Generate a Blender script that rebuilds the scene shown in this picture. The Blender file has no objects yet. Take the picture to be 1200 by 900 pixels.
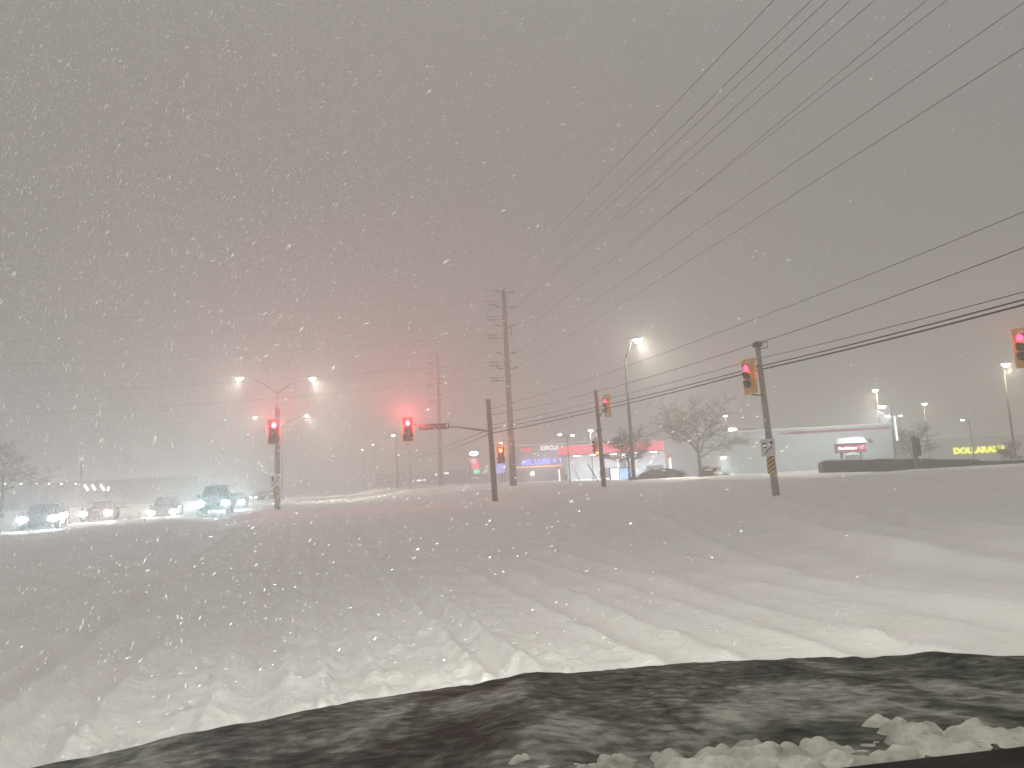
import bpy, math, random
import numpy as np
from mathutils import Vector, Matrix

R = math.radians
random.seed(7)
rng = np.random.default_rng(11)
scene = bpy.context.scene
C = scene.collection

# ------------------------------------------------------------------ camera, sky, exposure
CAM = Vector((0.0, 0.0, 1.5))
FPX = 850.0                       # focal length in pixels of a 1200 px wide picture
PITCH, ROLL = math.atan(108 / FPX), R(-3.0)
cam_d = bpy.data.cameras.new('camera')
cam_d.sensor_width = 36
cam_d.lens = 36 * FPX / 1200
cam_d.clip_start, cam_d.clip_end = 0.05, 2000
cam = bpy.data.objects.new('camera', cam_d)
C.objects.link(cam)
CROT = Matrix.Rotation(math.pi / 2 + PITCH, 3, 'X') @ Matrix.Rotation(ROLL, 3, 'Z')
cam.matrix_world = Matrix.Translation(CAM) @ CROT.to_4x4()
scene.camera = cam

world = bpy.data.worlds.new('World')
scene.world = world
world.use_nodes = True
wn, wl = world.node_tree.nodes, world.node_tree.links
bg = wn['Background']
sky = wn.new('ShaderNodeTexSky')
sky.sky_type = 'NISHITA'
sky.sun_disc = False
sky.sun_elevation = R(4)
sky.sun_rotation = R(200)
sky.dust_density = 4
hsv = wn.new('ShaderNodeHueSaturation')
hsv.inputs['Saturation'].default_value = 0.0
hsv.inputs['Value'].default_value = 0.25
mixw = wn.new('ShaderNodeMixRGB')
mixw.inputs[0].default_value = 0.93
mixw.inputs[2].default_value = (2.42, 2.31, 2.18, 1)      # snow cloud lit by the town
wl.new(sky.outputs[0], hsv.inputs['Color'])
wl.new(hsv.outputs[0], mixw.inputs[1])
# overcast sky: brighter towards the zenith
tcw = wn.new('ShaderNodeTexCoord'); sep = wn.new('ShaderNodeSeparateXYZ')
mxz = wn.new('ShaderNodeMath'); mxz.operation = 'MAXIMUM'; mxz.inputs[1].default_value = 0.0
pw = wn.new('ShaderNodeMath'); pw.operation = 'POWER'; pw.inputs[1].default_value = 3.0
ma_ = wn.new('ShaderNodeMath'); ma_.operation = 'MULTIPLY_ADD'; ma_.inputs[1].default_value = 1.6; ma_.inputs[2].default_value = 1.0
vm = wn.new('ShaderNodeVectorMath'); vm.operation = 'SCALE'
wl.new(tcw.outputs['Generated'], sep.inputs[0]); wl.new(sep.outputs['Z'], mxz.inputs[0]); wl.new(mxz.outputs[0], pw.inputs[0])
wl.new(pw.outputs[0], ma_.inputs[0]); wl.new(mixw.outputs[0], vm.inputs[0]); wl.new(ma_.outputs[0], vm.inputs['Scale'])
wl.new(vm.outputs[0], bg.inputs[0])
bg.inputs[1].default_value = 0.10

scene.view_settings.view_transform = 'Standard'
scene.view_settings.look = 'None'
scene.view_settings.exposure = 0.0
scene.view_settings.gamma = 1.0
cy = scene.cycles
cy.use_denoising = True
cy.max_bounces = 6
cy.diffuse_bounces = 3
cy.glossy_bounces = 2
cy.transmission_bounces = 2
cy.volume_bounces = 3
cy.transparent_max_bounces = 6
cy.sample_clamp_indirect = 3.0
cy.use_light_tree = True

# ------------------------------------------------------------------ helpers
def at(px, py, Y):
    """world point at depth Y seen at pixel (px, py) of the 1200x900 photograph"""
    d = CROT @ Vector(((px - 600) / FPX, (450 - py) / FPX, -1.0))
    return CAM + d * (Y / d.y)

def sstep(a, b, x):
    t = np.clip((x - a) / (b - a), 0, 1)
    return t * t * (3 - 2 * t)

_perm = rng.random((256, 256))
def vnoise(x, y, f=1.0, seed=0):
    x = np.asarray(x, float) * f + seed * 17.3
    y = np.asarray(y, float) * f + seed * 9.1
    xi, yi = np.floor(x).astype(int), np.floor(y).astype(int)
    u, v = x - xi, y - yi
    u, v = u * u * (3 - 2 * u), v * v * (3 - 2 * v)
    g = lambda a, b: _perm[a & 255, b & 255]
    return (g(xi, yi) * (1 - u) + g(xi + 1, yi) * u) * (1 - v) + (g(xi, yi + 1) * (1 - u) + g(xi + 1, yi + 1) * u) * v - .5

def fbm(x, y, f, n=4, seed=0):
    return sum(vnoise(x, y, f * 2 ** k, seed + k) * .55 ** k for k in range(n))

def pdist(x, y, pts):
    """signed distance to a polyline; positive on its right when walking along it"""
    best = np.full(np.shape(x), 1e9)
    sg = np.zeros(np.shape(x))
    for (ax, ay), (bx, by) in zip(pts[:-1], pts[1:]):
        dx, dy = bx - ax, by - ay
        L = dx * dx + dy * dy
        t = np.clip(((x - ax) * dx + (y - ay) * dy) / L, 0, 1)
        d = np.hypot(x - ax - t * dx, y - ay - t * dy)
        cr = (x - ax) * dy - (y - ay) * dx
        m = d < best
        best = np.where(m, d, best)
        sg = np.where(m, np.sign(cr), sg)
    return best * sg

EDGE = [(-40, 170), (-13, 64), (-4, 50), (4, 47), (8.5, 41), (11.2, 32), (18, 23), (34, 15), (80, 4)]
BERMS = [([(-30, 23), (-19, 27), (-15, 34), (-13.6, 42), (-24, 75)], .30, 1.0), ([(-34, 29), (-22, 32), (-17, 39)], .22, .8),
         ([(-30, 18.5), (-17, 21.5), (-10, 28)], .10, .6)]
def gp(px, py):
    d = CROT @ Vector(((px - 600) / FPX, (450 - py) / FPX, -1.0))
    p = CAM + d * (-CAM.z / d.z)
    return (p.x, p.y)
ARCS = [[gp(840, 590), gp(900, 606), gp(990, 634), gp(1090, 655), gp(1200, 668), gp(1420, 690)],
        [gp(925, 592), gp(1010, 611), gp(1100, 628), gp(1200, 640), gp(1420, 655)],
        [gp(975, 590), gp(1050, 606), gp(1120, 618), gp(1200, 627), gp(1420, 640)],
        [gp(770, 600), gp(850, 640), gp(960, 680), gp(1080, 700), gp(1300, 730)],
        [gp(660, 612), gp(740, 650), gp(840, 700), gp(1000, 740)]]
ARC_H = [.22, .19, .24, .10, .05]
TH = R(16.5)
def gz(x, y, detail=True):
    x, y = np.asarray(x, float), np.asarray(y, float)
    e = pdist(x, y, EDGE) * -1
    e = e + 1.6 * fbm(x, y, .12, 2, 3)
    z = .52 * sstep(-1.0, 4.5, e) + .45 * sstep(0, 5, e) * sstep(30, 8, e) * (fbm(x, y, .17, 3, 5) + .12)
    z = z - 2.6 * sstep(30, 75, e) * sstep(25, 60, x)
    for pts, h, w in BERMS:
        d = pdist(x, y, pts)
        z = z + h * np.exp(-(d / w) ** 2) * (.75 + .9 * vnoise(x, y, .4, 8))
    if detail:
        road = sstep(1.0, -1.0, e)
        t = x * math.cos(TH) + y * math.sin(TH)
        s = -x * math.sin(TH) + y * math.cos(TH)
        tw = t + .10 * fbm(s * .3, t * .1, .5, 2, 9)
        r = 0
        for t0, w, dp in ((-6.6, .2, .07), (-4.9, .18, .075), (-3.6, .15, .08), (-2.25, .13, .10), (-1.55, .12, .06), (-.35, .15, .08), (.35, .12, .06),
                          (1.5, .12, .10), (2.9, .18, .075), (4.3, .2, .05), (5.9, .22, .04)):
            q = (tw - t0) / w
            on = .55 + .9 * vnoise(s, t * 0 + t0 * 3, .09, 4)
            r = r + 1.5 * on * dp * (-np.exp(-q * q) + .65 * np.exp(-(abs(q) - 1.7) ** 2 / .35) * (.5 + 1.4 * vnoise(x, y, 3.5, 2) + .5))
        near = np.exp(-np.hypot(x, y) / 26)
        z = z + road * r
        z = z + road * (.028 * fbm(s * .45, t * 1.6, .9, 3, 12))
        # churned, lumpy snow between the ruts
        ch = sstep(-2.8, -1.0, t) * sstep(3.4, 1.2, t)
        lump = np.clip(fbm(x, y, 3.6, 3, 21) - .03, 0, 1)
        fine = np.clip(fbm(x, y, 9.0, 2, 31) - .10, 0, 1)
        rip = fbm(s * 2.6, t * .9, 1.5, 3, 41)
        z = z + near * road * ((.07 * lump + .12 * fine + .045 * rip) * (.09 + ch))
        for pts, h in zip(ARCS, ARC_H):
            d = pdist(x, y, pts)
            k = .6 + .9 * (vnoise(x, y, .5, 14) + .3)
            z = z + h * k * (np.exp(-((d - .25) / .28) ** 2) - 1.3 * np.exp(-((d + .35) / .27) ** 2))
        z = z + .03 * fbm(x, y, .8, 3, 50)
    return z

def ground_at(x, y):
    return float(gz(np.array([x]), np.array([y]), False)[0])

def base(px, py, Y, sink=.08):
    p = at(px, py, Y)
    return Vector((p.x, p.y, ground_at(p.x, p.y) - sink))

class MB:
    def __init__(s):
        s.v, s.f = [], []
    def add(s, vs, fs):
        n = len(s.v)
        s.v += [tuple(q) for q in vs]
        s.f += [tuple(i + n for i in q) for q in fs]
        return s
    def box(s, c, d, rz=0, rx=0, ry=0, bev=0):
        hx, hy, hz = d[0] / 2, d[1] / 2, d[2] / 2
        M = Matrix.Rotation(rz, 3, 'Z') @ Matrix.Rotation(ry, 3, 'Y') @ Matrix.Rotation(rx, 3, 'X')
        if bev:
            b = min(bev, hx * .9, hy * .9, hz * .9)
            vs, idx = [], {}
            for sx in (-1, 1):
                for sy in (-1, 1):
                    for sz in (-1, 1):
                        for ax in range(3):
                            p = [sx * (hx - b), sy * (hy - b), sz * (hz - b)]
                            p[ax] = (sx * hx, sy * hy, sz * hz)[ax]
                            idx[(sx, sy, sz, ax)] = len(vs)
                            vs.append(M @ Vector(p) + Vector(c))
            fs = []
            for ax in range(3):
                o = [k for k in range(3) if k != ax]
                for sg in (-1, 1):
                    q = []
                    for a, bb in ((-1, -1), (1, -1), (1, 1), (-1, 1)):
                        k = [0, 0, 0]; k[ax] = sg; k[o[0]] = a; k[o[1]] = bb
                        q.append(idx[(k[0], k[1], k[2], ax)])
                    fs.append(q)
                    for s2 in (-1, 1):
                        pass
            for ax in range(3):            # edge bevels, running along ax
                o = [k for k in range(3) if k != ax]
                for a in (-1, 1):
                    for bb in (-1, 1):
                        k0 = [0, 0, 0]; k0[ax] = -1; k0[o[0]] = a; k0[o[1]] = bb
                        k1 = list(k0); k1[ax] = 1
                        fs.append([idx[(*k0, o[0])], idx[(*k1, o[0])], idx[(*k1, o[1])], idx[(*k0, o[1])]])
            for sx in (-1, 1):
                for sy in (-1, 1):
                    for sz in (-1, 1):
                        fs.append([idx[(sx, sy, sz, k)] for k in range(3)])
            return s.add(vs, fs)
        vs = [M @ Vector((x, y, z)) + Vector(c) for x in (-hx, hx) for y in (-hy, hy) for z in (-hz, hz)]
        return s.add(vs, [(0, 1, 3, 2), (4, 6, 7, 5), (0, 4, 5, 1), (2, 3, 7, 6), (0, 2, 6, 4), (1, 5, 7, 3)])
    def tube(s, pts, rs, n=8, cap=True):
        pts = [Vector(p) for p in pts]
        if not hasattr(rs, '__len__'):
            rs = [rs] * len(pts)
        vs, fs = [], []
        for i, p in enumerate(pts):
            t = (pts[min(i + 1, len(pts) - 1)] - pts[max(i - 1, 0)]).normalized()
            a = Vector((0, 0, 1)) if abs(t.z) < .9 else Vector((1, 0, 0))
            u = t.cross(a).normalized(); w = t.cross(u)
            for k in range(n):
                th = 2 * math.pi * k / n
                vs.append(p + (u * math.cos(th) + w * math.sin(th)) * rs[i])
        for i in range(len(pts) - 1):
            for k in range(n):
                fs.append((i * n + k, i * n + (k + 1) % n, (i + 1) * n + (k + 1) % n, (i + 1) * n + k))
        if cap:
            fs.append(tuple(range(n))[::-1]); fs.append(tuple(range((len(pts) - 1) * n, len(pts) * n)))
        return s.add(vs, fs)
    def blob(s, c, r, n=10, m=6, jit=0, flat=None):
        c = Vector(c)
        if not hasattr(r, '__len__'):
            r = (r, r, r)
        vs, fs = [c + Vector((0, 0, -r[2]))], []
        for j in range(1, m):
            ph = -math.pi / 2 + math.pi * j / m
            for k in range(n):
                th = 2 * math.pi * k / n
                q = 1 + jit * random.uniform(-1, 1)
                z = math.sin(ph) * q
                if flat is not None: z = max(z, flat)
                vs.append(c + Vector((r[0] * math.cos(ph) * math.cos(th) * q, r[1] * math.cos(ph) * math.sin(th) * q, r[2] * z)))
        vs.append(c + Vector((0, 0, r[2])))
        L = len(vs) - 1
        for k in range(n):
            fs.append((0, 1 + (k + 1) % n, 1 + k))
            fs.append((L, L - n + k, L - n + (k + 1) % n))
        for j in range(m - 2):
            for k in range(n):
                a = 1 + j * n
                fs.append((a + k, a + (k + 1) % n, a + n + (k + 1) % n, a + n + k))
        return s.add(vs, fs)
    def prism(s, outline, y0, y1):
        """outline in x,z, pushed from y0 to y1"""
        n = len(outline)
        vs = [(x, y0, z) for x, z in outline] + [(x, y1, z) for x, z in outline]
        fs = [tuple(range(n)), tuple(range(n, 2 * n))[::-1]] + [(k, (k + 1) % n, n + (k + 1) % n, n + k) for k in range(n)]
        return s.add(vs, fs)
    def loft(s, rings, cap=True):
        n = len(rings[0]); vs = [p for r in rings for p in r]; fs = []
        for i in range(len(rings) - 1):
            for k in range(n):
                fs.append((i * n + k, i * n + (k + 1) % n, (i + 1) * n + (k + 1) % n, (i + 1) * n + k))
        if cap:
            fs.append(tuple(range(n))[::-1]); fs.append(tuple(range((len(rings) - 1) * n, len(rings) * n)))
        return s.add(vs, fs)
    def build(s, name, mat, parent=None, smooth=False):
        me = bpy.data.meshes.new(name)
        me.from_pydata([tuple(v) for v in s.v], [], s.f)
        me.validate()
        import bmesh
        b = bmesh.new(); b.from_mesh(me); bmesh.ops.recalc_face_normals(b, faces=b.faces); b.to_mesh(me); b.free()
        if smooth:
            me.polygons.foreach_set('use_smooth', [True] * len(me.polygons))
        if mat: me.materials.append(mat)
        o = bpy.data.objects.new(name, me)
        C.objects.link(o)
        if parent: o.parent = parent
        return o

def tag(o, label=None, cat=None, group=None, kind=None):
    if label: o['label'] = label
    if cat: o['category'] = cat
    if group: o['group'] = group
    if kind: o['kind'] = kind
    return o

def thing(name, label, cat, loc=(0, 0, 0), rz=0, group=None):
    o = bpy.data.objects.new(name, None)
    o.empty_display_size = .2
    C.objects.link(o)
    o.location = loc
    o.rotation_euler = (0, 0, rz)
    return tag(o, label, cat, group)

def copy_tree(o, parent=None):
    c = o.copy()
    C.objects.link(c)
    if parent: c.parent = parent
    for ch in list(o.children):
        copy_tree(ch, c)
    return c

def lamp(name, kind, loc, power, color, parent=None, radius=.1, direction=None, size=None, blend=1.0):
    d = bpy.data.lights.new(name, kind)
    d.energy, d.color = power, color
    if kind == 'AREA':
        d.shape = 'RECTANGLE'; d.size, d.size_y = radius
    else:
        d.shadow_soft_size = radius
    if kind == 'SPOT':
        d.spot_size, d.spot_blend = R(size), blend
    o = bpy.data.objects.new(name, d)
    C.objects.link(o)
    o.location = loc
    if direction is not None:
        o.rotation_euler = Vector(direction).to_track_quat('-Z', 'Y').to_euler()
    if parent: o.parent = parent
    return o

def text_mesh(body, size, depth=.02, bold=0.0, spacing=1.0, shear=0.0):
    cu = bpy.data.curves.new('lettering', 'FONT')
    cu.body, cu.size, cu.extrude, cu.offset = body, size, depth, bold
    cu.align_x, cu.align_y = 'CENTER', 'CENTER'
    cu.space_character = spacing
    cu.shear = shear
    cu.resolution_u = 3
    o = bpy.data.objects.new('lettering', cu)
    C.objects.link(o)
    dg = bpy.context.evaluated_depsgraph_get()
    me = bpy.data.meshes.new_from_object(o.evaluated_get(dg))
    bpy.data.objects.remove(o); bpy.data.curves.remove(cu)
    me.transform(Matrix.Rotation(math.pi / 2, 4, 'X'))     # stands up, faces -Y
    return me

def lettering(body, size, mat, parent, loc, **k):
    me = text_mesh(body, size, **k)
    me.materials.clear(); me.materials.append(mat)
    me.name = 'lettering'
    o = bpy.data.objects.new('lettering', me)
    C.objects.link(o); o.parent = parent; o.location = loc
    return o

# ------------------------------------------------------------------ materials
def mat_new(name):
    m = bpy.data.materials.new(name); m.use_nodes = True
    return m, m.node_tree.nodes, m.node_tree.links, m.node_tree.nodes['Principled BSDF']

def surf(name, a, b, scale=4, rough=.7, bump=.2, metal=0, bscale=None, detail=6, lo=.35, hi=.65, spec=.3):
    """two base colours mixed by noise, with a bump"""
    m, n, l, p = mat_new(name)
    tc = n.new('ShaderNodeTexCoord')
    no = n.new('ShaderNodeTexNoise'); no.inputs['Scale'].default_value = scale; no.inputs['Detail'].default_value = detail
    cr = n.new('ShaderNodeValToRGB')
    cr.color_ramp.elements[0].position, cr.color_ramp.elements[1].position = lo, hi
    cr.color_ramp.elements[0].color, cr.color_ramp.elements[1].color = (*a, 1), (*b, 1)
    l.new(tc.outputs['Object'], no.inputs['Vector']); l.new(no.outputs[0], cr.inputs[0]); l.new(cr.outputs[0], p.inputs['Base Color'])
    p.inputs['Roughness'].default_value = rough; p.inputs['Metallic'].default_value = metal
    p.inputs['Specular IOR Level'].default_value = spec
    if bump:
        nb = n.new('ShaderNodeTexNoise'); nb.inputs['Scale'].default_value = bscale or scale * 5; nb.inputs['Detail'].default_value = 5
        bu = n.new('ShaderNodeBump'); bu.inputs['Strength'].default_value = bump; bu.inputs['Distance'].default_value = .02
        l.new(tc.outputs['Object'], nb.inputs['Vector']); l.new(nb.outputs[0], bu.inputs['Height']); l.new(bu.outputs[0], p.inputs['Normal'])
    return m

def glow(name, col, strength, sample=False):
    m, n, l, p = mat_new(name)
    p.inputs['Base Color'].default_value = (*[min(.8, c) for c in col], 1)
    p.inputs['Emission Color'].default_value = (*col, 1)
    p.inputs['Emission Strength'].default_value = strength
    if not sample:
        m.cycles.emission_sampling = 'NONE'
    return m

M = {}
M['snow'] = surf('snow', (.86, .86, .85), (.92, .92, .92), scale=1.2, rough=.75, bump=.35, bscale=26, spec=.2)
M['snow_soft'] = surf('snow_soft', (.78, .79, .79), (.87, .87, .87), scale=3, rough=.8, bump=.4, bscale=18, spec=.2)
def snow_grain(m):
    n, l = m.node_tree.nodes, m.node_tree.links
    p = n['Principled BSDF']
    tc = n.new('ShaderNodeTexCoord')
    a = n.new('ShaderNodeTexNoise'); a.inputs['Scale'].default_value = 7; a.inputs['Detail'].default_value = 9; a.inputs['Roughness'].default_value = .68
    b = n.new('ShaderNodeBump'); b.inputs['Strength'].default_value = .75; b.inputs['Distance'].default_value = .06
    l.new(tc.outputs['Object'], a.inputs['Vector']); l.new(a.outputs[0], b.inputs['Height'])
    old = p.inputs['Normal'].links[0].from_node
    l.new(b.outputs[0], old.inputs['Normal'])
snow_grain(M['snow'])
M['dimmed_snow'] = surf('shade_darkened_snow', (.20, .207, .19), (.42, .428, .40), scale=14, rough=.85, bump=.6, bscale=45, spec=.2)  # heap snow, its colour darkened to carry the shade at the windshield base
M['wood'] = surf('weathered_wood', (.10, .085, .075), (.19, .165, .15), scale=6, rough=.9, bump=.4)
M['concrete'] = surf('concrete', (.30, .29, .28), (.42, .41, .39), scale=5, rough=.85, bump=.25)
M['steel'] = surf('galvanised_steel', (.22, .23, .24), (.32, .33, .34), scale=9, rough=.5, bump=.05, metal=.4)
M['pole_grey'] = surf('pole_grey', (.075, .075, .075), (.12, .12, .12), scale=6, rough=.8, bump=.1)
M['dark_steel'] = surf('dark_steel', (.035, .035, .037), (.07, .07, .072), scale=9, rough=.55, bump=.05)
M['rubber'] = surf('black_cable', (.012, .012, .013), (.03, .03, .03), scale=20, rough=.7, bump=0)
M['ceramic'] = surf('insulator_ceramic', (.09, .08, .08), (.16, .15, .15), scale=8, rough=.4, bump=0)
M['yellow'] = surf('signal_yellow', (.74, .42, .08), (.82, .52, .12), scale=5, rough=.55, bump=.06)
M['black_paint'] = surf('black_paint', (.012, .012, .012), (.03, .03, .03), scale=7, rough=.6, bump=.05)
M['red_dark'] = surf('unlit_red', (.10, .01, .01), (.14, .02, .015), scale=30, rough=.25, bump=0)
M['amber_dark'] = surf('unlit_amber', (.14, .07, .01), (.18, .09, .01), scale=30, rough=.25, bump=0)
M['green_dark'] = surf('unlit_green', (.01, .06, .04), (.015, .09, .06), scale=30, rough=.25, bump=0)
M['signal_red'] = glow('signal_red', (1.0, .10, .14), 11)
M['signal_dim'] = glow('signal_red_side', (1.0, .05, .11), 4.5)
M['signal_orange'] = glow('signal_orange', (1.0, .22, .05), 7)
M['lamp_white'] = glow('lamp_white', (1.0, .96, .85), 14)
M['lamp_cold'] = glow('lamp_cold', (.85, .95, 1.0), 12)
M['head_white'] = glow('headlight_white', (.85, .97, 1.0), 45)
M['head_warm'] = glow('headlight_warm', (1.0, .86, .82), 35)
M['white_panel'] = surf('white_cladding', (.50, .53, .53), (.58, .60, .60), scale=.8, rough=.6, bump=.08)
M['grey_panel'] = surf('grey_cladding', (.20, .21, .22), (.27, .28, .29), scale=.8, rough=.7, bump=.1)
M['pale_grey'] = surf('pale_grey_cladding', (.36, .38, .39), (.44, .46, .47), scale=.8, rough=.7, bump=.1)
M['dark_wall'] = surf('dark_brick', (.10, .085, .08), (.17, .15, .14), scale=2, rough=.9, bump=.3)
M['red_trim'] = surf('red_trim', (.34, .03, .04), (.44, .05, .06), scale=3, rough=.5, bump=0)
M['sign_white'] = surf('sign_white', (.72, .72, .72), (.80, .80, .80), scale=3, rough=.5, bump=0)
M['sign_green'] = surf('street_sign_green', (.02, .05, .035), (.03, .07, .05), scale=3, rough=.5, bump=0)
M['hvac'] = surf('duct_metal', (.13, .13, .135), (.2, .2, .205), scale=2, rough=.7, bump=.1)
M['bark'] = surf('bark', (.05, .042, .038), (.10, .085, .078), scale=8, rough=.95, bump=.4)
M['hedge'] = surf('hedge_twigs', (.035, .034, .028), (.085, .08, .068), scale=7, rough=.95, bump=.5)
M['glass'] = surf('dark_glass', (.02, .022, .025), (.04, .043, .048), scale=3, rough=.12, bump=0, spec=.5)
M['car_dark'] = surf('dark_car_paint', (.02, .021, .024), (.05, .052, .056), scale=4, rough=.35, bump=.05, spec=.5)
M['car_silver'] = surf('silver_car_paint', (.22, .23, .24), (.32, .33, .34), scale=4, rough=.35, bump=.05, metal=.3)
M['car_blue'] = surf('blue_car_paint', (.03, .05, .09), (.06, .085, .13), scale=4, rough=.35, bump=.05)
M['tyre'] = surf('tyre_rubber', (.015, .015, .015), (.035, .034, .034), scale=12, rough=.9, bump=.2)
M['plastic'] = surf('black_plastic', (.006, .006, .006), (.014, .014, .013), scale=30, rough=.75, bump=.15, bscale=160, spec=.15)

# ------------------------------------------------------------------ ground
def build_ground():
    fine = np.linspace(R(-50), R(50), 660)
    coarse = np.linspace(R(50), R(310), 70)[1:-1]
    ang = np.concatenate([fine, coarse])
    rad = np.concatenate([np.geomspace(.4, 1.6, 8)[:-1], np.geomspace(1.6, 45, 330)[:-1], np.geomspace(45, 460, 85)])
    A, Rr = np.meshgrid(ang, rad)
    x, y = Rr * np.sin(A), Rr * np.cos(A)
    z = gz(x, y)
    n, m = len(ang), len(rad)
    v = np.stack([x, y, z], -1).reshape(-1, 3)
    i = np.arange(m - 1)[:, None] * n
    k = np.arange(n)[None, :]
    k2 = (k + 1) % n
    f = np.stack([i + k, i + n + k, i + n + k2, i + k2], -1).reshape(-1, 4)
    cen = len(v)
    v = np.vstack([v, [[0, 0, float(gz(np.array([0.]), np.array([0.]))[0])]]])
    me = bpy.data.meshes.new('snowy_road')
    tri = [(cen, int(q), int((q + 1) % n)) for q in range(n)]
    nf = len(f) + len(tri)
    me.vertices.add(len(v)); me.vertices.foreach_set('co', v.ravel())
    loops = np.concatenate([f[:, ::-1].ravel(), np.array([t[::-1] for t in tri]).ravel()])
    me.loops.add(len(loops)); me.loops.foreach_set('vertex_index', loops.astype(np.int32))
    starts = np.concatenate([np.arange(len(f)) * 4, len(f) * 4 + np.arange(len(tri)) * 3])
    me.polygons.add(nf); me.polygons.foreach_set('loop_start', starts.astype(np.int32))
    me.update(calc_edges=True)
    me.validate()
    me.polygons.foreach_set('use_smooth', [True] * len(me.polygons))
    me.materials.append(M['snow'])
    o = bpy.data.objects.new('snowy_road', me); C.objects.link(o)
    if me.polygons[0].normal.z < 0: me.flip_normals()
    tag(o, 'deep snow covering the road and verges with tyre ruts', 'snow ground', kind='structure')
build_ground()

# ------------------------------------------------------------------ the air full of snow
HAZE_D = .0105
def build_haze():
    b = MB(); b.box((0, 0, 10.6), (1000, 1000, 30.6))
    m = bpy.data.materials.new('haze'); m.use_nodes = True
    n, l = m.node_tree.nodes, m.node_tree.links
    n.clear()
    out = n.new('ShaderNodeOutputMaterial'); pv = n.new('ShaderNodeVolumePrincipled')
    pv.inputs['Color'].default_value = (.98, .972, .958, 1)
    pv.inputs['Density'].default_value = HAZE_D
    pv.inputs['Anisotropy'].default_value = .6
    l.new(pv.outputs[0], out.inputs['Volume'])
    o = b.build('haze', m)
    tag(o, 'blowing snow haze filling the air', 'haze', kind='stuff')
build_haze()

# ------------------------------------------------------------------ lamp posts
COLD, WARM, NEUT = (.86, .95, 1.0), (1.0, .86, .62), (1.0, .94, .80)
def head_parts(root, p, yaw, mat, power, col, s=1.0, glowname='lamp_light'):
    """a cobra-head luminaire whose arm ends at p (local), pointing along yaw"""
    dx, dy = math.cos(yaw), math.sin(yaw)
    h = MB().box((p[0] + dx * .3 * s, p[1] + dy * .3 * s, p[2] + .05), (.75 * s, .30 * s, .14 * s), rz=yaw, bev=.05 * s).build('lamp_housing', M['steel'], root)
    g = MB().blob((p[0] + dx * .36 * s, p[1] + dy * .36 * s, p[2] - .05 * s), (.25 * s, .15 * s, .15 * s), 10, 6).build('lamp_glass', mat, h, True)
    if power:
        power = power * 1.7
        lamp(glowname, 'SPOT', (p[0] + dx * .36 * s, p[1] + dy * .36 * s, p[2] - .25 * s), power, col, root, .15, (dx * .8, dy * .8, -1), 128, .9)
        if power > 2000:
            lamp(glowname, 'POINT', (p[0] + dx * .55 * s, p[1] + dy * .55 * s, p[2] - .38 * s), power * .12, col, root, .15)

def street_light(label, px, py, Y, heads, ptop, mat='lamp_white', power=900*2, col=NEUT, group=None, polemat='pole_grey', r=.11, s=1.0, name='street_light', cat='street light'):
    """heads: list of head pixels; ptop: pixel of the pole top"""
    b = base(px, py, Y)
    root = thing(name, label, cat, b, 0, group)
    top = at(ptop[0], ptop[1], Y).z - b.z
    MB().tube([(0, 0, 0), (0, 0, top)], [r, r * .55], 10).build('pole', M[polemat], root, True)
    MB().tube([(0, 0, 0), (0, 0, .35)], [r * 1.9, r * 1.6], 10).build('base_cover', M[polemat], root)
    for hp in heads:
        q = at(hp[0], hp[1], Y) - b
        sx = 1 if q.x > 0 else -1
        end = Vector((q.x - sx * .36 * s, 0, q.z + .05))
        if abs(q.x) > .5 * s:
            k1 = Vector((q.x * .35, 0, top + (end.z - top) * .55))
            MB().tube([(0, 0, top - .1), k1, end], [r * .5, r * .42, r * .35], 8).build('arm', M[polemat], root, True)
        else:
            MB().tube([(0, 0, top - .1), end], [r * .5, r * .4], 8).build('arm', M[polemat], root, True)
        head_parts(root, end, 0 if sx > 0 else math.pi, M[mat], power, col, s)
    return root

G = 'double street lights down the snowy median'
street_light('tall double armed street light behind the median signal, largest of its row', 326, 588, 75, [(281, 443), (366, 443)], (323, 460), power=3800, group=G, s=1.5)
street_light('middle sized double armed street light further down the median', 331, 583, 106, [(299, 489), (359, 487)], (329, 499), power=3400, group=G, s=1.3)
street_light('smallest and farthest double armed street light of the median row', 334, 580, 215, [(318, 536), (346, 535)], (332, 541), power=500*2, group=G, s=1.4)
street_light('tall single street light rising behind the two red side signals', 743, 562, 60, [(747, 398)], (730, 420), power=5600, polemat='pole_grey', r=.17, s=1.5)
street_light('slim parking lot lamp with twin heads in front of the blue neon shop', 668, 566, 84, [(656, 509), (671, 510)], (663, 511), 'lamp_cold', 350*2, COLD, r=.08)
street_light('thin pole with one harsh cold lamp above the filling station canopy', 695, 557, 97, [(692, 504)], (693, 506), 'lamp_cold', 700*2, COLD, r=.07, s=1.4)
street_light('plain lamp post with one head left of the mast arm sign', 466, 572, 100, [(461, 510)], (464, 511), power=300*2, r=.1, s=1.2)
street_light('faint lamp post just right of the plain lamp post', 482, 571, 112, [(478, 521)], (480, 522), power=0, r=.08, mat='signal_dim' if False else 'steel')
GF = 'faint far lamps beyond the mast arm signal'
street_light('faint far lamp, upper of the two small ones left of the lamp post', 441, 572, 165, [(437, 521)], (439, 522), power=120*2, group=GF, s=1.2)
street_light('faint far lamp, lowest and leftmost by the snow bank', 427, 573, 175, [(425, 527)], (426, 528), power=120*2, group=GF, s=1.2)
street_light('tiny far lamp showing low between the two thin lamp posts', 472, 571, 190, [(467, 533)], (470, 534), power=100*2, group=GF, s=1.1)
street_light('tiny white lamp peeping over the small orange signal', 592, 566, 140, [(587, 519)], (589, 520), 'lamp_white', 300, NEUT, s=1.2)
GP = 'parking lot lamps at the plaza on the right'
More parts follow.
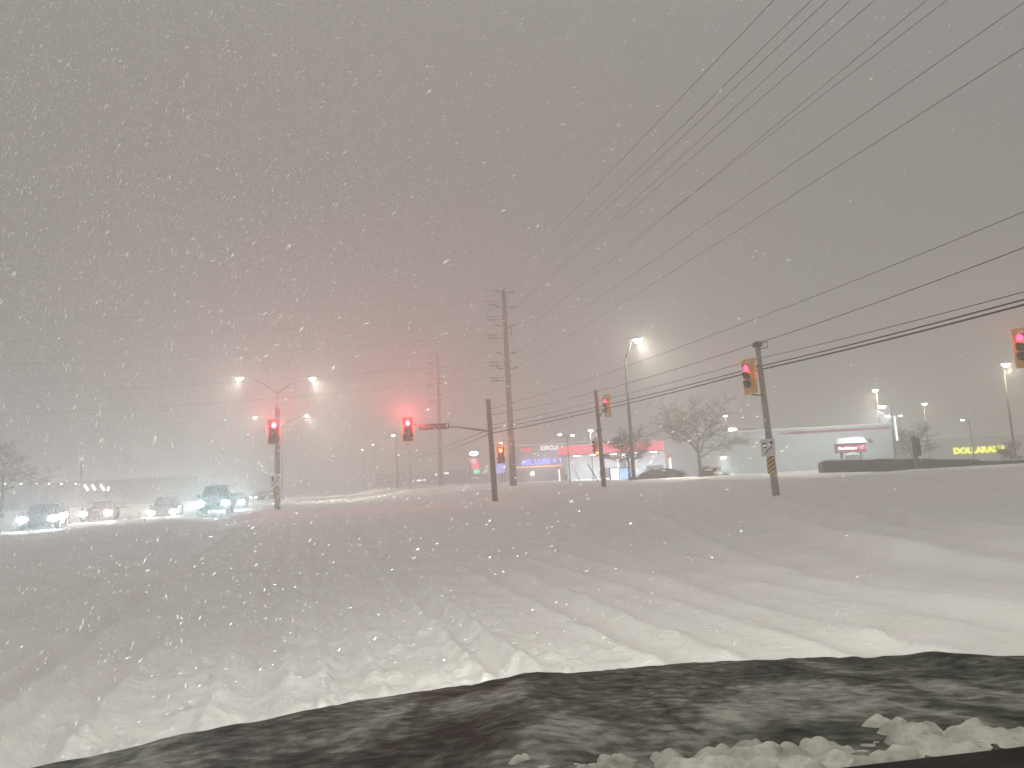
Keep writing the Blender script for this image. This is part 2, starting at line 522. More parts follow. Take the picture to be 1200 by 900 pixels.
street_light('tall parking lamp with a flat bright head near the yellow shop letters', 1190, 535, 58, [(1178, 427)], (1177, 429), power=1100*2, col=WARM, group=GP, s=1.3, r=.1)
street_light('high warm parking lamp above the white restaurant', 1037, 545, 92, [(1026, 457)], (1029, 458), power=1000*2, col=WARM, group=GP, s=1.6)
street_light('cold lamp on the dark post at the restaurant corner', 1051, 548, 64, [(1034, 476)], (1042, 477), 'lamp_cold', 700*2, COLD, group=GP, r=.12, s=1.3)
street_light('cold lamp hidden low behind the restaurant corner', 1050, 545, 98, [(1041, 487)], (1045, 488), 'lamp_cold', 1100*2, COLD, group=GP, s=1.6)
street_light('small pale lamp just right of the restaurant corner', 1060, 542, 112, [(1055, 487)], (1057, 488), power=350*2, group=GP, s=1.3)
street_light('lone warm lamp high between restaurant and discount shop', 1090, 540, 100, [(1083, 473)], (1085, 474), power=800*2, col=WARM, group=GP, s=1.6)
street_light('small lamp on a crooked arm left of the yellow shop letters', 1141, 533, 92, [(1128, 492)], (1135, 494), 'lamp_cold', 250*2, COLD, group=GP, s=1.1)
street_light('high lamp glowing through the big bare tree', 857, 556, 112, [(850, 487)], (853, 489), power=500*2, group=GP, s=1.5)
# the next light of the median row, which stands beside the waiting car
b0 = at(1, 450, 75)
rt = thing('street_light', 'double armed street light on the median beside the waiting car', 'street light', (-5.4, -1.0, 0), 0, G)
MB().tube([(0, 0, 0), (0, 0, 11.3)], [.16, .09], 10).build('pole', M['steel'], rt, True)
for sx in (-1, 1):
    MB().tube([(0, 0, 11.2), (sx * 1.4, 0, 12.2), (sx * 3.1, 0, 12.6)], [.07, .06, .05], 8).build('arm', M['steel'], rt, True)
    head_parts(rt, (sx * 3.1, 0, 12.55), 0 if sx > 0 else math.pi, M['lamp_white'], 1850, NEUT, 1.2)

# ------------------------------------------------------------------ poles
LEAN = {}
def plain_pole(label, px, py, Y, ptop, mat, r0, r1, name='utility_pole', cat='pole', group=None):
    b = base(px, py, Y, .15)
    root = thing(name, label, cat, b, 0, group)
    tp = at(ptop[0], ptop[1], Y)
    MB().tube([(0, 0, 0), ((tp.x - b.x) * .5, 0, (tp.z - b.z) * .5), (tp.x - b.x, 0, tp.z - b.z)], [r0, (r0 + r1) / 2, r1], 10).build('pole', M[mat], root, True)
    LEAN[root.name] = (tp.x - b.x) / (tp.z - b.z)
    return root, tp.z - b.z, b

def insulator(root, z, side, ang, length, tilt):
    d = Vector((math.cos(ang) * side, math.sin(ang), tilt)).normalized()
    p0 = Vector((LEAN[root.name] * z, 0, z)) + d * .12
    a = MB()
    a.tube([p0, p0 + d * length * .45], .035, 6)
    a.tube([p0 + d * length * (.45 + .55 * k / 9) for k in range(10)], [.055, .09] * 5, 8)
    a.build('insulator', M['ceramic'], root)
    return root.location + p0 + d * length

UP = {}
def tower(label, px, py, Y, ptop, levels, full=True):
    root, h, b = plain_pole(label, px, py, Y, ptop, 'wood', .36, .19, group='tall wooden transmission poles')
    pts = {'L': [], 'R': [], 'W': []}
    for i, yy in enumerate(levels):
        z = at(px, yy, Y).z - b.z
        pts['R'].append(insulator(root, z, 1, R(-40), 1.15, -.12 + .05 * i))
        pts['L'].append(insulator(root, z, -1, R(-40), 1.15, .1))
        pts['W'].append(insulator(root, z - .75, -1, R(8), 1.7, .04))
        insulator(root, z - 1.05, -1, R(20), 1.7, .07)
        MB().tube([(0.1 + LEAN[root.name] * z, 0, z - .8), (.45 + LEAN[root.name] * z, 0, z - .55)], .04, 6).build('bracket', M['dark_steel'], root)
    if full:
        MB().tube([(0.1 + LEAN[root.name] * h * .8, 0, h * .81), (.55 + LEAN[root.name] * h * .8, 0, h * .80), (.55 + LEAN[root.name] * h * .8, 0, h * .76)], .05, 6).build('bracket', M['dark_steel'], root)
    return root, pts
t1, P1 = tower('tall dark wooden power pole bristling with insulators, nearest of its kind', 602, 573, 70, (590, 340), [343, 361, 383, 415, 433])
t2, P2 = tower('fainter tall wooden power pole standing behind the mast arm', 517, 572, 110, (513, 412), [418, 430, 445, 463], False)
# poles of the same line out of the picture, where the wires go
def spare_pole(x, y, h, label):
    root = thing('utility_pole', label, 'pole', (x, y, -.1), 0, 'tall wooden transmission poles')
    MB().tube([(0, 0, 0), (0, 0, h)], [.36, .19], 10).build('pole', M['wood'], root, True)
spare_pole(20, -30, 24, 'tall wooden power pole standing behind the waiting car')
spare_pole(-95, 62, 20, 'tall wooden power pole far down the cross street')

pA, hA, bA = plain_pole('leaning grey wooden pole with a black and yellow marker on its foot', 909, 573, 32, (887, 400), 'concrete', .16, .11, group='wooden poles of the low cable line')
pB, hB, bB = plain_pole('slim wooden pole carrying the smaller red side signal', 708, 571, 50, (698, 457), 'wood', .17, .12, group='wooden poles of the low cable line')
pC, hC, bC = plain_pole('short thick wooden pole holding the street name mast arm', 580, 578, 46, (572, 468), 'wood', .19, .15, group='wooden poles of the low cable line')
for rt_, zz in ((pB, at(706, 504, 50).z - bB.z), (pA, at(889, 404, 32).z - bA.z)):
    MB().box((LEAN[rt_.name] * zz, -.02, zz), (.36, .3, .22), bev=.03).build('clamp', M['dark_steel'], rt_)
LA = LEAN[pA.name] * hA
MB().tube([(LA + .1, 0, hA - .35), (LA + .45, 0, hA - .3), (LA + .45, 0, hA - .05), (LA + .1, 0, hA - .05)], .03, 6).build('bracket', M['dark_steel'], pA)
spare = thing('utility_pole', 'wooden pole of the low cable line past the right edge', 'pole', (17.5, 16.5, 0), 0, 'wooden poles of the low cable line')
MB().tube([(0, 0, 0), (0, 0, 8)], [.17, .12], 10).build('pole', M['wood'], spare, True)

# ------------------------------------------------------------------ wires
def wire(label, pts, r, group, sag=0, name='power_line', cat='wire'):
    """pts: world points; each span hangs by sag metres"""
    out = []
    for a, c in zip(pts[:-1], pts[1:]):
        a, c = Vector(a), Vector(c)
        for k in range(12):
            t = k / 12
            p = a.lerp(c, t); p.z -= sag * 4 * t * (1 - t)
            out.append(p)
    out.append(Vector(pts[-1]))
    o = MB().tube(out, r, 5).build(name, M['rubber'], None, True)
    tag(o, label, cat, group)
    return o
ORD = ['leftmost', 'second from the left', 'third from the left', 'fourth from the left', 'fifth from the left', 'sixth from the left', 'seventh from the left', 'second from the right', 'rightmost']
tops = [(907, 0), (951, 0), (970, 0), (997, 0), (1025, 0), (1086, 0), (1110, 0), (1200, 3), (1200, 56)]
starts = [P1['L'][0], P1['L'][1], P1['R'][0], P1['L'][2], P1['R'][1], P1['L'][3], P1['R'][2], P1['R'][3], P1['R'][4]]
for i, (tpx, st) in enumerate(zip(tops, starts)):
    # where the wire leaves the frame: the line runs beside the road, about 17 m up
    Yt = 15 + .2 * i
    q = at(tpx[0], tpx[1], Yt)
    e = q + (q - st) * .75
    wire(f'thin overhead power line fanning up from the tall pole, {ORD[i]} of nine', [st, q, e], (.0075 if i < 7 else .0095), 'overhead power lines over the road', .12)
ORD2 = ['topmost', 'second from the top', 'third from the top', 'fourth from the top', 'lowest']
for i, st in enumerate(P1['W']):
    e = Vector((-95, 62, 20 - 2.1 * i))
    wire(f'faint power line running left from the tall pole, {ORD2[i]} of five', [st, e], .010, 'faint power lines across the left sky', 1.0 + .2 * i)
ORD3 = ['topmost', 'second', 'third', 'lowest']
for i, st in enumerate(P2['R']):
    wire(f'faint power line between the two tall poles, {ORD3[i]} of four', [st, P1['L'][i] + Vector((0, .6, -1.0))], .013, 'faint power lines between the tall poles', .7)

LG = 'low cables strung along the roadside poles'
def LP(a, b_, c, d, e, left):
    return [at(*a), at(*b_), at(*c), at(*d), at(*e)] if e else [at(*a), at(*b_), at(*c), at(*d)]
wire('upper thin low cable passing above the leaning grey pole', [at(1420, 160, 16), at(1200, 248, 20.5), at(884, 374, 32), at(694, 443, 50), at(573, 480, 46)], .013, LG, .05)
wire('thin low cable fixed to the leaning grey pole top', [at(1420, 208, 16), at(1200, 290, 20.5), at(888, 402, 32), at(698, 459, 50), at(573, 487, 46)], .016, LG, .08)
wire('thin low cable just above the thick black pair', [at(1420, 285, 16), at(1200, 342, 20.5), at(890, 420, 32), at(700, 470, 50), at(573, 499, 46)], .014, LG, .05)
wire('thick black low cable, upper of the heavy pair', [at(1420, 298, 16), at(1200, 351, 20.5), at(891, 429, 32), at(700, 477, 50), at(574, 503, 46), at(518, 524, 106), at(430, 542, 170)], .026, LG, .05, 'telephone_cable', 'cable')
wire('thick black low cable, lowest of all at the roadside', [at(1420, 305, 16), at(1200, 357, 20.5), at(891, 433, 32), at(700, 481, 50), at(574, 508, 46), at(519, 530, 106), at(430, 545, 170)], .032, LG, .05, 'telephone_cable', 'cable')
for i, (a, b_) in enumerate((((711, 475), (684, 500)), ((615, 519), (700, 519)))):
    pass
MBg = MB().tube([at(673, 549, 80), at(682, 569, 80)], .04, 6).build('guy_wire', M['rubber'])
tag(MBg, 'dark slanted guy wire by the twin headed lamp pole', 'wire', 'slanted guy wires in front of the filling station')
MBg = MB().tube([at(689, 544, 60), at(704, 569, 60)], .04, 6).build('guy_wire', M['rubber'])
tag(MBg, 'dark slanted guy wire left of the slim signal pole', 'wire', 'slanted guy wires in front of the filling station')

# ------------------------------------------------------------------ traffic signals
def signal(label, loc, yaw, red='signal_red', power=60, style='border', group='red traffic signals', spot=110, sc=1.0, colr=(1, .06, .10), tilt=0):
    root = thing('traffic_signal', label, 'traffic signal', loc, yaw, group)
    root.scale = (sc, sc, sc)
    root.rotation_euler = (0, tilt, yaw)
    y = M['yellow']; k = M['black_paint']
    hs = MB()
    for i in (1, 0, -1):
        hs.box((0, .0, i * .36), (.34, .22, .352), bev=.03)
    hs.build('housing', k if style == 'border' else y, root)
    W, H = .36, .76
    if style == 'border':
        MB().box((0, .06, 0), (2 * W - .1, .02, 2 * H - .1)).build('backboard', k, root)
        bd = MB()
        for sx in (-1, 1):
            bd.box((sx * (W - .03), .06, 0), (.06, .026, 2 * H))
            bd.box((0, .06, sx * (H - .03)), (2 * W - .122, .026, .06))
        bd.build('border', y, root)
    else:
        MB().box((0, .06, 0), (2 * W, .02, 2 * H)).build('backboard', y, root)
    for i, mm in ((1, red), (0, 'amber_dark'), (-1, 'green_dark')):
        z = i * .36
        ln = MB()
        n = 16
        ring = [(.15 * math.cos(2 * math.pi * q / n), -.115, z + .15 * math.sin(2 * math.pi * q / n)) for q in range(n)]
        ring2 = [(.09 * math.cos(2 * math.pi * q / n), -.145, z + .09 * math.sin(2 * math.pi * q / n)) for q in range(n)]
        ln.loft([ring, ring2]); ln.build('lens', M[mm], root, True)
        vs = MB(); r_in, r_out = .158, .17
        fr, bk = [], []
        arc = [R(-35 + 250 * q / 18) for q in range(19)]
        a1 = [(r_out * math.cos(t), -.112, z + r_out * math.sin(t)) for t in arc]
        b1 = [(r_out * math.cos(t), -.112 - .05 - .15 * max(0, math.sin(t)), z + r_out * math.sin(t)) for t in arc]
        a2 = [(r_in * math.cos(t), -.112, z + r_in * math.sin(t)) for t in arc]
        b2 = [(r_in * math.cos(t), b1[q][1], z + r_in * math.sin(t)) for q, t in enumerate(arc)]
        m_ = len(arc); fs = []
        for q in range(m_ - 1):
            fs += [(q, q + 1, m_ + q + 1, m_ + q), (2 * m_ + q, 3 * m_ + q, 3 * m_ + q + 1, 2 * m_ + q + 1), (m_ + q, m_ + q + 1, 3 * m_ + q + 1, 3 * m_ + q)]
        vs.add(a1 + b1 + a2 + b2, fs); vs.build('visor', k if style == 'border' else M['black_paint'], root, True)
    MB().blob((0, .0, .54), (.19, .14, .09), 10, 6, .06, flat=-.1).build('snow_cap', M['snow_soft'], root, True)
    if power:
        lamp('lens_light', 'SPOT', (0, -.25, .36), power * .22, colr, root, .09, (0, -1, .12), 44, .9)
        lamp('lens_glow', 'POINT', (0, -.34, .36), power * .09, colr, root, .08)
        lamp('lens_glow', 'SPOT', (0, -.36, .40), power * .7, colr, root, .08, (0, -.75, .66), 118, .7)
    return root

def face_cam(p):
    return math.atan2(p.x, -(-p.y)) * -1 if False else -math.atan2(p.x, p.y)
# median signal
p = at(321, 506, 42)
sM = signal('red signal with yellow bordered board on the median pole, left of the road', p, face_cam(p), power=1900, spot=75, sc=1.0)
pm, hm, bm = plain_pole('grey pole in the median snow carrying signal and yellow striped marker', 325, 588, 42.4, (325, 478), 'concrete', .17, .13, 'signal_pole', 'pole')
p = at(322.5, 563, 42.15)
def keep_right(label, loc, yaw, sc=1.0):
    r = thing('keep_right_sign', label, 'road sign', loc, yaw, 'keep right signs')
    r.scale = (sc, sc, sc)
    MB().box((0, 0, 0), (.60, .02, .75), bev=.008).build('panel', M['sign_white'], r)
    m = MB()
    m.prism([(-.19, .22), (-.07, .22), (-.07, .02), (-.10, -.03), (-.16, -.03), (-.19, .02)], -.016, -.011)
    m.tube([(-.14, -.013, -.28), (-.02, -.013, -.10), (.13, -.013, -.02), (.15, -.013, .18)], .028, 6)
    m.prism([(.05, .16), (.25, .16), (.15, .31)], -.016, -.011)
    m.build('symbol', M['black_paint'], r)
    return r
def hazard(label, loc, yaw, sc=1.0):
    r = thing('hazard_marker', label, 'road marker', loc, yaw, 'striped hazard markers')
    r.scale = (sc, sc, sc)
    MB().box((0, 0, 0), (.32, .02, .92), bev=.008).build('panel', M['yellow_sheet'], r)
    st = MB()
    for k in range(6):
        z = -.50 + k * .19
        pts = [(-.159, z), (.159, z + .24), (.159, z + .33), (-.159, z + .09)]
        pts = [(a, max(-.455, min(.455, q))) for a, q in pts]
        if len(set(pts)) == 4: st.prism(pts, -.015, -.0105)
    st.build('stripes', M['black_paint'], r)
    return r
M['yellow_sheet'] = surf('yellow_sheeting', (.70, .46, .06), (.80, .55, .09), scale=4, rough=.4, bump=0)
keep_right('white keep right sign on the median pole under the red signal', p, 0)
p = at(323, 576, 42.15)
hazard('black and yellow striped marker at the foot of the median pole', p, 0, .9)
# mast arm signal
p = at(478, 503, 45)
signal('glowing red signal hung at the left end of the mast arm', p, face_cam(p), power=2700, spot=75, sc=1.0)
q1 = at(576, 506, 46); q2 = at(530, 500, 45.6); q3 = at(476, 497, 45.2)
ma = MB().tube([q1, at(550, 502, 45.8), q2, q3], [.08, .07, .06, .045], 8).build('mast_arm', M['steel'], None, True)
tag(ma, 'long thin metal mast arm reaching left from the short thick pole', 'mast arm')
p = at(509, 500, 45.5)
sn = thing('street_name_sign', 'dark street name board hanging on the mast arm', 'street sign', p + Vector((0, -.12, 0)), 0)
MB().box((0, 0, 0), (1.9, .03, .36), bev=.01).build('panel', M['sign_green'], sn)
lettering('Runnymede Ave', .20, M['sign_white'], sn, (-.16, -.022, 0), depth=.003)
cr = MB().prism([(.72, .13), (.88, .13), (.88, -.03), (.80, -.13), (.72, -.03)], -.021, -.017)
cr.build('crest', M['sign_white'], sn)
# small orange-red far signal
p = at(587, 533, 62)
signal('small orange red signal between the short pole and the tall pole', p, face_cam(p), red='signal_orange', power=1100, spot=75, colr=(1, .2, .05), sc=1.0)
b_ = MB().tube([at(578, 521, 62), at(588, 521, 62), at(600, 521, 69.5)], .035, 6).build('signal_bracket', M['dark_steel'])
tag(b_, 'thin horizontal bracket holding the small orange red signal', 'bracket')
# side-on signals on the roadside poles
SG = 'yellow backed side signals'
p = at(877.5, 441, 31.6)
signal('big yellow backed signal seen from its side on the leaning grey pole', p, R(-58), 'signal_dim', 260, 'yellow', sc=1.02)
bk = MB().tube([at(880, 462, 31.65), at(897, 464, 32)], .035, 6); bk.tube([at(882, 430, 31.7), at(893, 428, 32)], .035, 6)
tag(bk.build('signal_bracket', M['dark_steel']), 'metal bracket fixing the big yellow signal to the leaning pole', 'bracket')
p = at(711, 475.5, 49.6)
signal('smaller yellow backed side signal on the slim wooden pole', p, R(-58), 'signal_dim', 260, 'yellow', sc=1.02)
bk = MB().tube([at(702, 490, 49.9), at(707, 481, 49.7), at(709, 480, 49.65)], .04, 6)
tag(bk.build('signal_bracket', M['dark_steel']), 'bent bracket holding the smaller yellow side signal', 'bracket')
p = at(1199, 407, 27)
signal('yellow side signal half cut by the right edge', p, R(-62), 'signal_dim', 260, 'yellow', sc=1.0)
bk = MB().tube([at(1203, 420, 27.1), at(1250, 420, 27.4)], .05, 6)
tag(bk.build('signal_bracket', M['dark_steel']), 'metal bracket of the signal at the right edge', 'bracket')
sp = thing('signal_pole', 'grey signal pole just past the right edge', 'pole', (at(1250, 420, 27.6).x, 27.6, .2))
MB().tube([(0, 0, -.3), (0, 0, 7)], [.15, .11], 10).build('pole', M['concrete'], sp, True)
p = at(698, 524, 49.5)
signal('low tilted signal with a small orange light beside the slim pole', p, R(-80), 'amber_dark', 0, 'yellow', sc=.85, tilt=R(-8))
p = at(700, 531, 49.2)
wl_ = MB().blob(p, .09, 8, 6).build('walk_light', M['signal_orange'], None, True)
tag(wl_, 'tiny orange walk light under the low tilted signal', 'walk light')
# sign + marker on pole A
p = at(900, 524.5, 31.75)
keep_right('grey keep right sign on the leaning grey pole', p, R(-30), 1.0)
p = at(903, 543, 31.75)
hazard('yellow and black marker wrapped low on the leaning grey pole', p, R(-30), .95)

# ------------------------------------------------------------------ buildings
def px_box(mb, x0, y0, x1, y1, Y, depth):
    """a box whose front face spans two pixels at depth Y"""
    a, c = at(x0, y0, Y), at(x1, y1, Y)
    mb.box(((a.x + c.x) / 2, Y + depth / 2, (a.z + c.z) / 2), (abs(c.x - a.x), depth, abs(a.z - c.z)))
    return mb

# restaurant: a long white box, its left wing grey
Y0 = 76
xr, xm, xl = at(1051, 530, Y0).x, at(938, 530, Y0).x, at(815, 530, Y0).x
zt = at(950, 503, Y0).z
rest = thing('restaurant', 'long low white restaurant building with red roof edge and rooftop units', 'building', ((xl + xr) / 2, Y0, 0))
def loc_(o, x): return x - o.location.x
w = MB(); w.box((0, 8, zt / 2 - .5), (xr - xl, 16, zt + 1)); w.build('wall', M['white_panel'], rest)
w = MB(); w.box((loc_(rest, at(985, 505, Y0).x), -.06, zt - .28), (10.2, .12, .22)); w.build('red_band', M['red_trim'], rest)
w = MB(); w.box((loc_(rest, at(925, 505, Y0).x), -.06, zt - .30), (2.0, .12, .14)); w.build('red_band', M['red_trim'], rest)
w = MB(); w.box((0, 8, zt + .13), (xr - xl + .3, 16.4, .22), bev=.08); w.build('roof_snow', M['snow_soft'], rest)
for a, b_, c, d in ((866, 503, 886, 512), (908, 503, 919, 508), (942, 500, 955, 506)):
    w = MB(); px_box(w, a, b_, c, d, Y0 + 4, 3)
    for i, v in enumerate(w.v): w.v[i] = (v[0] - rest.location.x, v[1] - Y0, max(v[2], zt + .2) if v[2] < zt + .3 else v[2])
    w.build('rooftop_unit', M['hvac'], rest)
w = MB(); w.box((loc_(rest, at(1020, 517, Y0).x), -.03, at(1020, 517, Y0).z), (.42, .06, .42), bev=.02); w.build('vent', M['hvac'], rest)
w = MB(); px_box(w, 1053, 528, 1065, 545, Y0 - .5, 3)
for i, v in enumerate(w.v): w.v[i] = (v[0] - rest.location.x, v[1] - Y0, v[2])
w.build('side_annex', M['grey_panel'], rest)
# wall light on the dark wing
p = at(848, 536, Y0 - .3)
wlm = thing('wall_light', 'cold wall light on the grey left end of the restaurant', 'wall light', p)
MB().box((0, .1, .16), (.5, .34, .16), bev=.05).build('hood', M['dark_steel'], wlm)
MB().blob((0, 0, 0), (.28, .16, .13), 10, 6).build('lamp_glass', M['lamp_cold'], wlm, True)
lamp('lamp_light', 'SPOT', (0, -.2, -.1), 200, (.7, .95, 1.0), wlm, .1, (0, -.5, -1), 150, .8)
p = at(857, 504, Y0 + 3)
fl = thing('roof_floodlight', 'warm floodlight on the restaurant roof beside a pale hatch', 'floodlight', p)
MB().box((.2, .5, -.25), (1.1, .8, 1.0), bev=.05).build('hatch', M['white_panel'], fl)
MB().box((-.42, .2, -.4), (.12, .12, 1.1)).build('post', M['dark_steel'], fl)
MB().blob((0, 0, .05), (.22, .16, .18), 10, 6).build('lamp_glass', M['lamp_white'], fl, True)
lamp('lamp_light', 'POINT', (0, -.3, .1), 120, WARM, fl, .1)
# glow strip added as the lit wall edge; flood of the corner lamp
p = at(1044, 489, Y0 - 3)
lamp('lamp_light', 'SPOT', p - Vector((4.0, 5.5, -.8)), 2000, (.74, .95, 1.0), None, .2, (-.35, .9, -.35), 165, 1.0)
p = at(1050, 502, Y0 - .4)
cs = MB().box(p, (.16, .1, 2.6)).build('lit_wall_edge', glow('lit_edge_cold', (.85, .95, 1), 1.6))
tag(cs, 'pale upright glow added for the lit restaurant corner edge', 'lit edge')

# drive-in sign in front
Ys = 66
p = at(1000, 545, Ys)
ts = thing('drive_through_sign', 'snow capped red restaurant sign with white script on short posts', 'sign', Vector((p.x, Ys, ground_at(p.x, Ys))))
z0, z1 = at(1000, 529.5, Ys).z - ts.location.z, at(1000, 520.5, Ys).z - ts.location.z
cx = 0
MB().box((cx, .25, (z0 + z1) / 2 + .05), (2.7, .5, z1 - z0 + .2), bev=.03).build('cabinet', M['hvac'], ts)
MB().box((cx, -.02, (z0 + z1) / 2), (2.5, .04, z1 - z0 - .12)).build('face', glow('sign_red', (.30, .03, .06), .35), ts)
lettering('Tim Hortons', .35, glow('letter_white', (1, .97, .97), 2.6), ts, (cx - .42, -.05, (z0 + z1) / 2), depth=.01, bold=.008, shear=.25, spacing=.92)
lettering('DRIVE\nTHRU', .17, glow('letter_pale', (.75, .66, .68), .55), ts, (cx + .90, -.05, (z0 + z1) / 2 + .02), depth=.01)
sn_ = MB()
n = 14
prof = [(-1.4, z1 + .1)] + [(-1.4 + 2.8 * k / n, z1 + .12 + .50 * (1 - (2 * k / n - 1) ** 6) ** .6) for k in range(n + 1)] + [(1.4, z1 + .1)]
sn_.prism(prof, -.12, .6); sn_.build('snow_cap', M['snow_soft'], ts, False)
for sx in (-.85, .85):
    MB().box((sx, .25, z0 / 2 - .1), (.16, .16, z0 + .2)).build('post', M['dark_steel'], ts)
p = at(1000, 537, Ys - 1)
mb_ = thing('menu_board', 'small grey board with a round snow cap below the red sign', 'sign board', Vector((p.x, Ys - 1, p.z)))
MB().box((0, 0, -.1), (1.25, .2, .75), bev=.02).build('panel', M['sign_grey'] if 'sign_grey' in M else M['grey_panel'], mb_)
pf = [(-.62, .28)] + [(-.62 + 1.24 * k / 10, .29 + .26 * (1 - (2 * k / 10 - 1) ** 2)) for k in range(11)] + [(.62, .28)]
MB().prism(pf, -.14, .14).build('snow_cap', M['snow_soft'], mb_)
MB().box((0, .05, -.9), (.2, .12, .9)).build('post', M['dark_steel'], mb_)

# filling station
Yg = 96
a, c = at(657, 523, Yg), at(815, 516, Yg)
gs = thing('filling_station_canopy', 'filling station canopy with a long red fascia on pale columns', 'canopy', ((a.x + c.x) / 2, Yg, 0))
wd = c.x - a.x
zr0, zr1 = at(736, 529, Yg).z, at(736, 519, Yg).z
MB().box((0, 4, (zr0 + zr1) / 2), (wd, 8, zr1 - zr0)).build('fascia', glow('fascia_red', (.74, .12, .16), 1.6), gs)
MB().box((0, 4, zr1 + .1), (wd, 8.2, .18), bev=.06).build('roof_snow', M['snow_soft'], gs)
MB().box((0, 4, zr0 - .1), (wd - .1, 7.9, .16)).build('soffit', M['white_panel'], gs)
for sx in (-.47, -.02, .40, .485):
    MB().box((sx * wd, 2.2, zr0 / 2 - .4), (.5, .5, zr0 + .4)).build('column', M['white_panel'], gs)
for sx in (-.38, -.25, -.1, .05, .2, .35):
    MB().box((sx * wd, 1.5, zr0 - .20), (.9, .5, .05)).build('soffit_light', M['lamp_cold'], gs)
for sx in (-.3, 0, .3):
    lamp('soffit_lamp', 'AREA', (sx * wd, 3.5, zr0 - .3), 900, (.86, .95, 1.0), gs, (4.0, 4.0), (0, 0, -1))
# shop behind
sh = thing('filling_station_shop', 'pale lit shop wall under the filling station canopy', 'building', ((a.x + c.x) / 2 + 1.5, Yg + 9, 0))
MB().box((0, 3, 1.6), (wd + 1.5, 6, 4.4)).build('wall', M['white_panel'], sh)
MB().box((-3, -.05, .9), (3, .1, 2.2)).build('window', M['glass'], sh)
MB().box((3.5, -.05, .9), (2.4, .1, 2.2)).build('window', M['glass'], sh)
MB().box((8.4, -.05, 1.1), (1.6, .1, 3.0)).build('door', M['grey_panel'], sh)
# ice display with white and blue panels
Yi = 86
p0, p1 = at(716, 562, Yi), at(740, 548, Yi)
ic = thing('display_board', 'bright display, left half white and right half blue, at the forecourt', 'display', ((p0.x + p1.x) / 2, Yi, p0.z))
W_, H_ = p1.x - p0.x, p1.z - p0.z
MB().box((0, .3, H_ / 2), (W_ + .1, .5, H_ + .15), bev=.03).build('cabinet', M['dark_steel'], ic)
MB().box((-W_ * .30, .03, H_ / 2), (W_ * .36, .03, H_ * .94)).build('white_panel', glow('panel_white', (.95, .97, 1), 5.0), ic)
MB().box((W_ * .20, .03, H_ / 2), (W_ * .56, .03, H_ * .94)).build('blue_panel', glow('panel_blue', (.28, .48, .95), 1.5), ic)
bb = MB()
for k in range(3):
    bb.box((W_ * .02 + k * W_ * .18, .008, H_ / 2), (.04, .012, H_ * .8))
bb.box((W_ * .2, .005, H_ * .5), (W_ * .5, .012, .06)); bb.build('dividers', glow('panel_pale', (.6, .75, 1), .9), ic)
lamp('panel_light', 'AREA', (-W_ * .1, -.2, H_ / 2), 90, (.45, .45, 1.0), ic, (2.0, 1.2), (0, -1, -.3))
def pump(label, px, py, Y, hpx):
    b = base(px, py, Y, 0)
    b.z = at(px, py, Y).z
    hh = at(px, py - hpx, Y).z - b.z
    r = thing('fuel_pump', label, 'fuel pump', b, 0, 'fuel pumps')
    MB().box((0, 0, hh * .45), (1.0, .6, hh * .9), bev=.05).build('body', M['white_panel'], r)
    MB().box((-.55, -.05, hh * .5), (.12, .6, hh * .95)).build('light_strip', glow('strip_white', (.9, 1, .97), 2.2), r)
    MB().box((-.5, -.02, hh * 1.0), (.6, .5, hh * .2), bev=.04).build('red_top', glow('pump_red', (.7, .06, .1), .6), r)
    MB().box((.25, -.32, hh * .35), (.4, .04, hh * .4)).build('panel', M['grey_panel'], r)
    return r
pump('fuel pump with bright upright strip left of the big bare tree', 792, 559, 88, 24)
pump('fuel pump standing behind the blue and white display', 730, 552, 97, 15)
pump('fuel pump under the left end of the red canopy', 661, 566, 95, 17)

# oil change shop with blue neon letters
Ym = 112
a, c = at(600, 548, Ym), at(694, 540, Ym)
ol = thing('oil_change_shop', 'low grey garage shop with blue neon letters and orange neon line', 'building', ((a.x + c.x) / 2, Ym, 0))
wm = c.x - a.x
zt2 = at(645, 521, Ym).z
MB().box((0, 5, zt2 / 2 - .5), (wm, 10, zt2 + 1)).build('wall', M['grey_panel'], ol)
MB().box((-.5, 5, zt2 + .12), (wm + .3, 10.3, .22), bev=.08).build('roof_snow', M['snow_soft'], ol)
MB().box((-wm * .31, -.08, at(622, 527, Ym).z), (1.7, .16, .6)).build('red_band', glow('band_red', (.70, .09, .13), .9), ol)
lettering('MR. LUBE + TIRES', 1.12, glow('neon_blue', (.20, .24, 1.0), 2.0), ol, (-.55, -.12, at(640, 541, Ym).z), depth=.05, bold=.03, spacing=.95)
pt = MB().tube([(-wm * .5, -.15, at(603, 548, Ym).z), (wm * .12, -.15, at(655, 545.5, Ym).z)], .09, 6).build('neon_line', glow('neon_orange', (1.0, .42, .12), 2.2), ol)
lettering('CIRCLE K', .85, glow('letters_pale', (1, .86, .88), 2.0), ol, (.1, -.12, at(642, 525, Ym).z), depth=.05, bold=.02)
for k, xx in enumerate((-.38, -.1, .18)):
    MB().box((xx * wm, -.05, .9), (2.5, .1, 2.8)).build('garage_door', M['hvac'], ol)
p = at(624, 555, Ym - 2)
bl = thing('wall_light', 'white glaring lamp by the garage doors of the neon shop', 'wall light', p)
MB().blob((0, 0, 0), .26, 10, 6).build('lamp_glass', M['lamp_white'], bl, True)
MB().box((0, .5, .3), (.4, 1.0, .12), bev=.04).build('hood', M['dark_steel'], bl)
lamp('lamp_light', 'POINT', (0, -.4, 0), 260, NEUT, bl, .15)
lamp('lamp_light', 'AREA', (ol.location.x, Ym - 2.5, at(640, 535, Ym).z), 300, (.8, .85, 1.0), None, (8, .4), (0, 1, -.9))

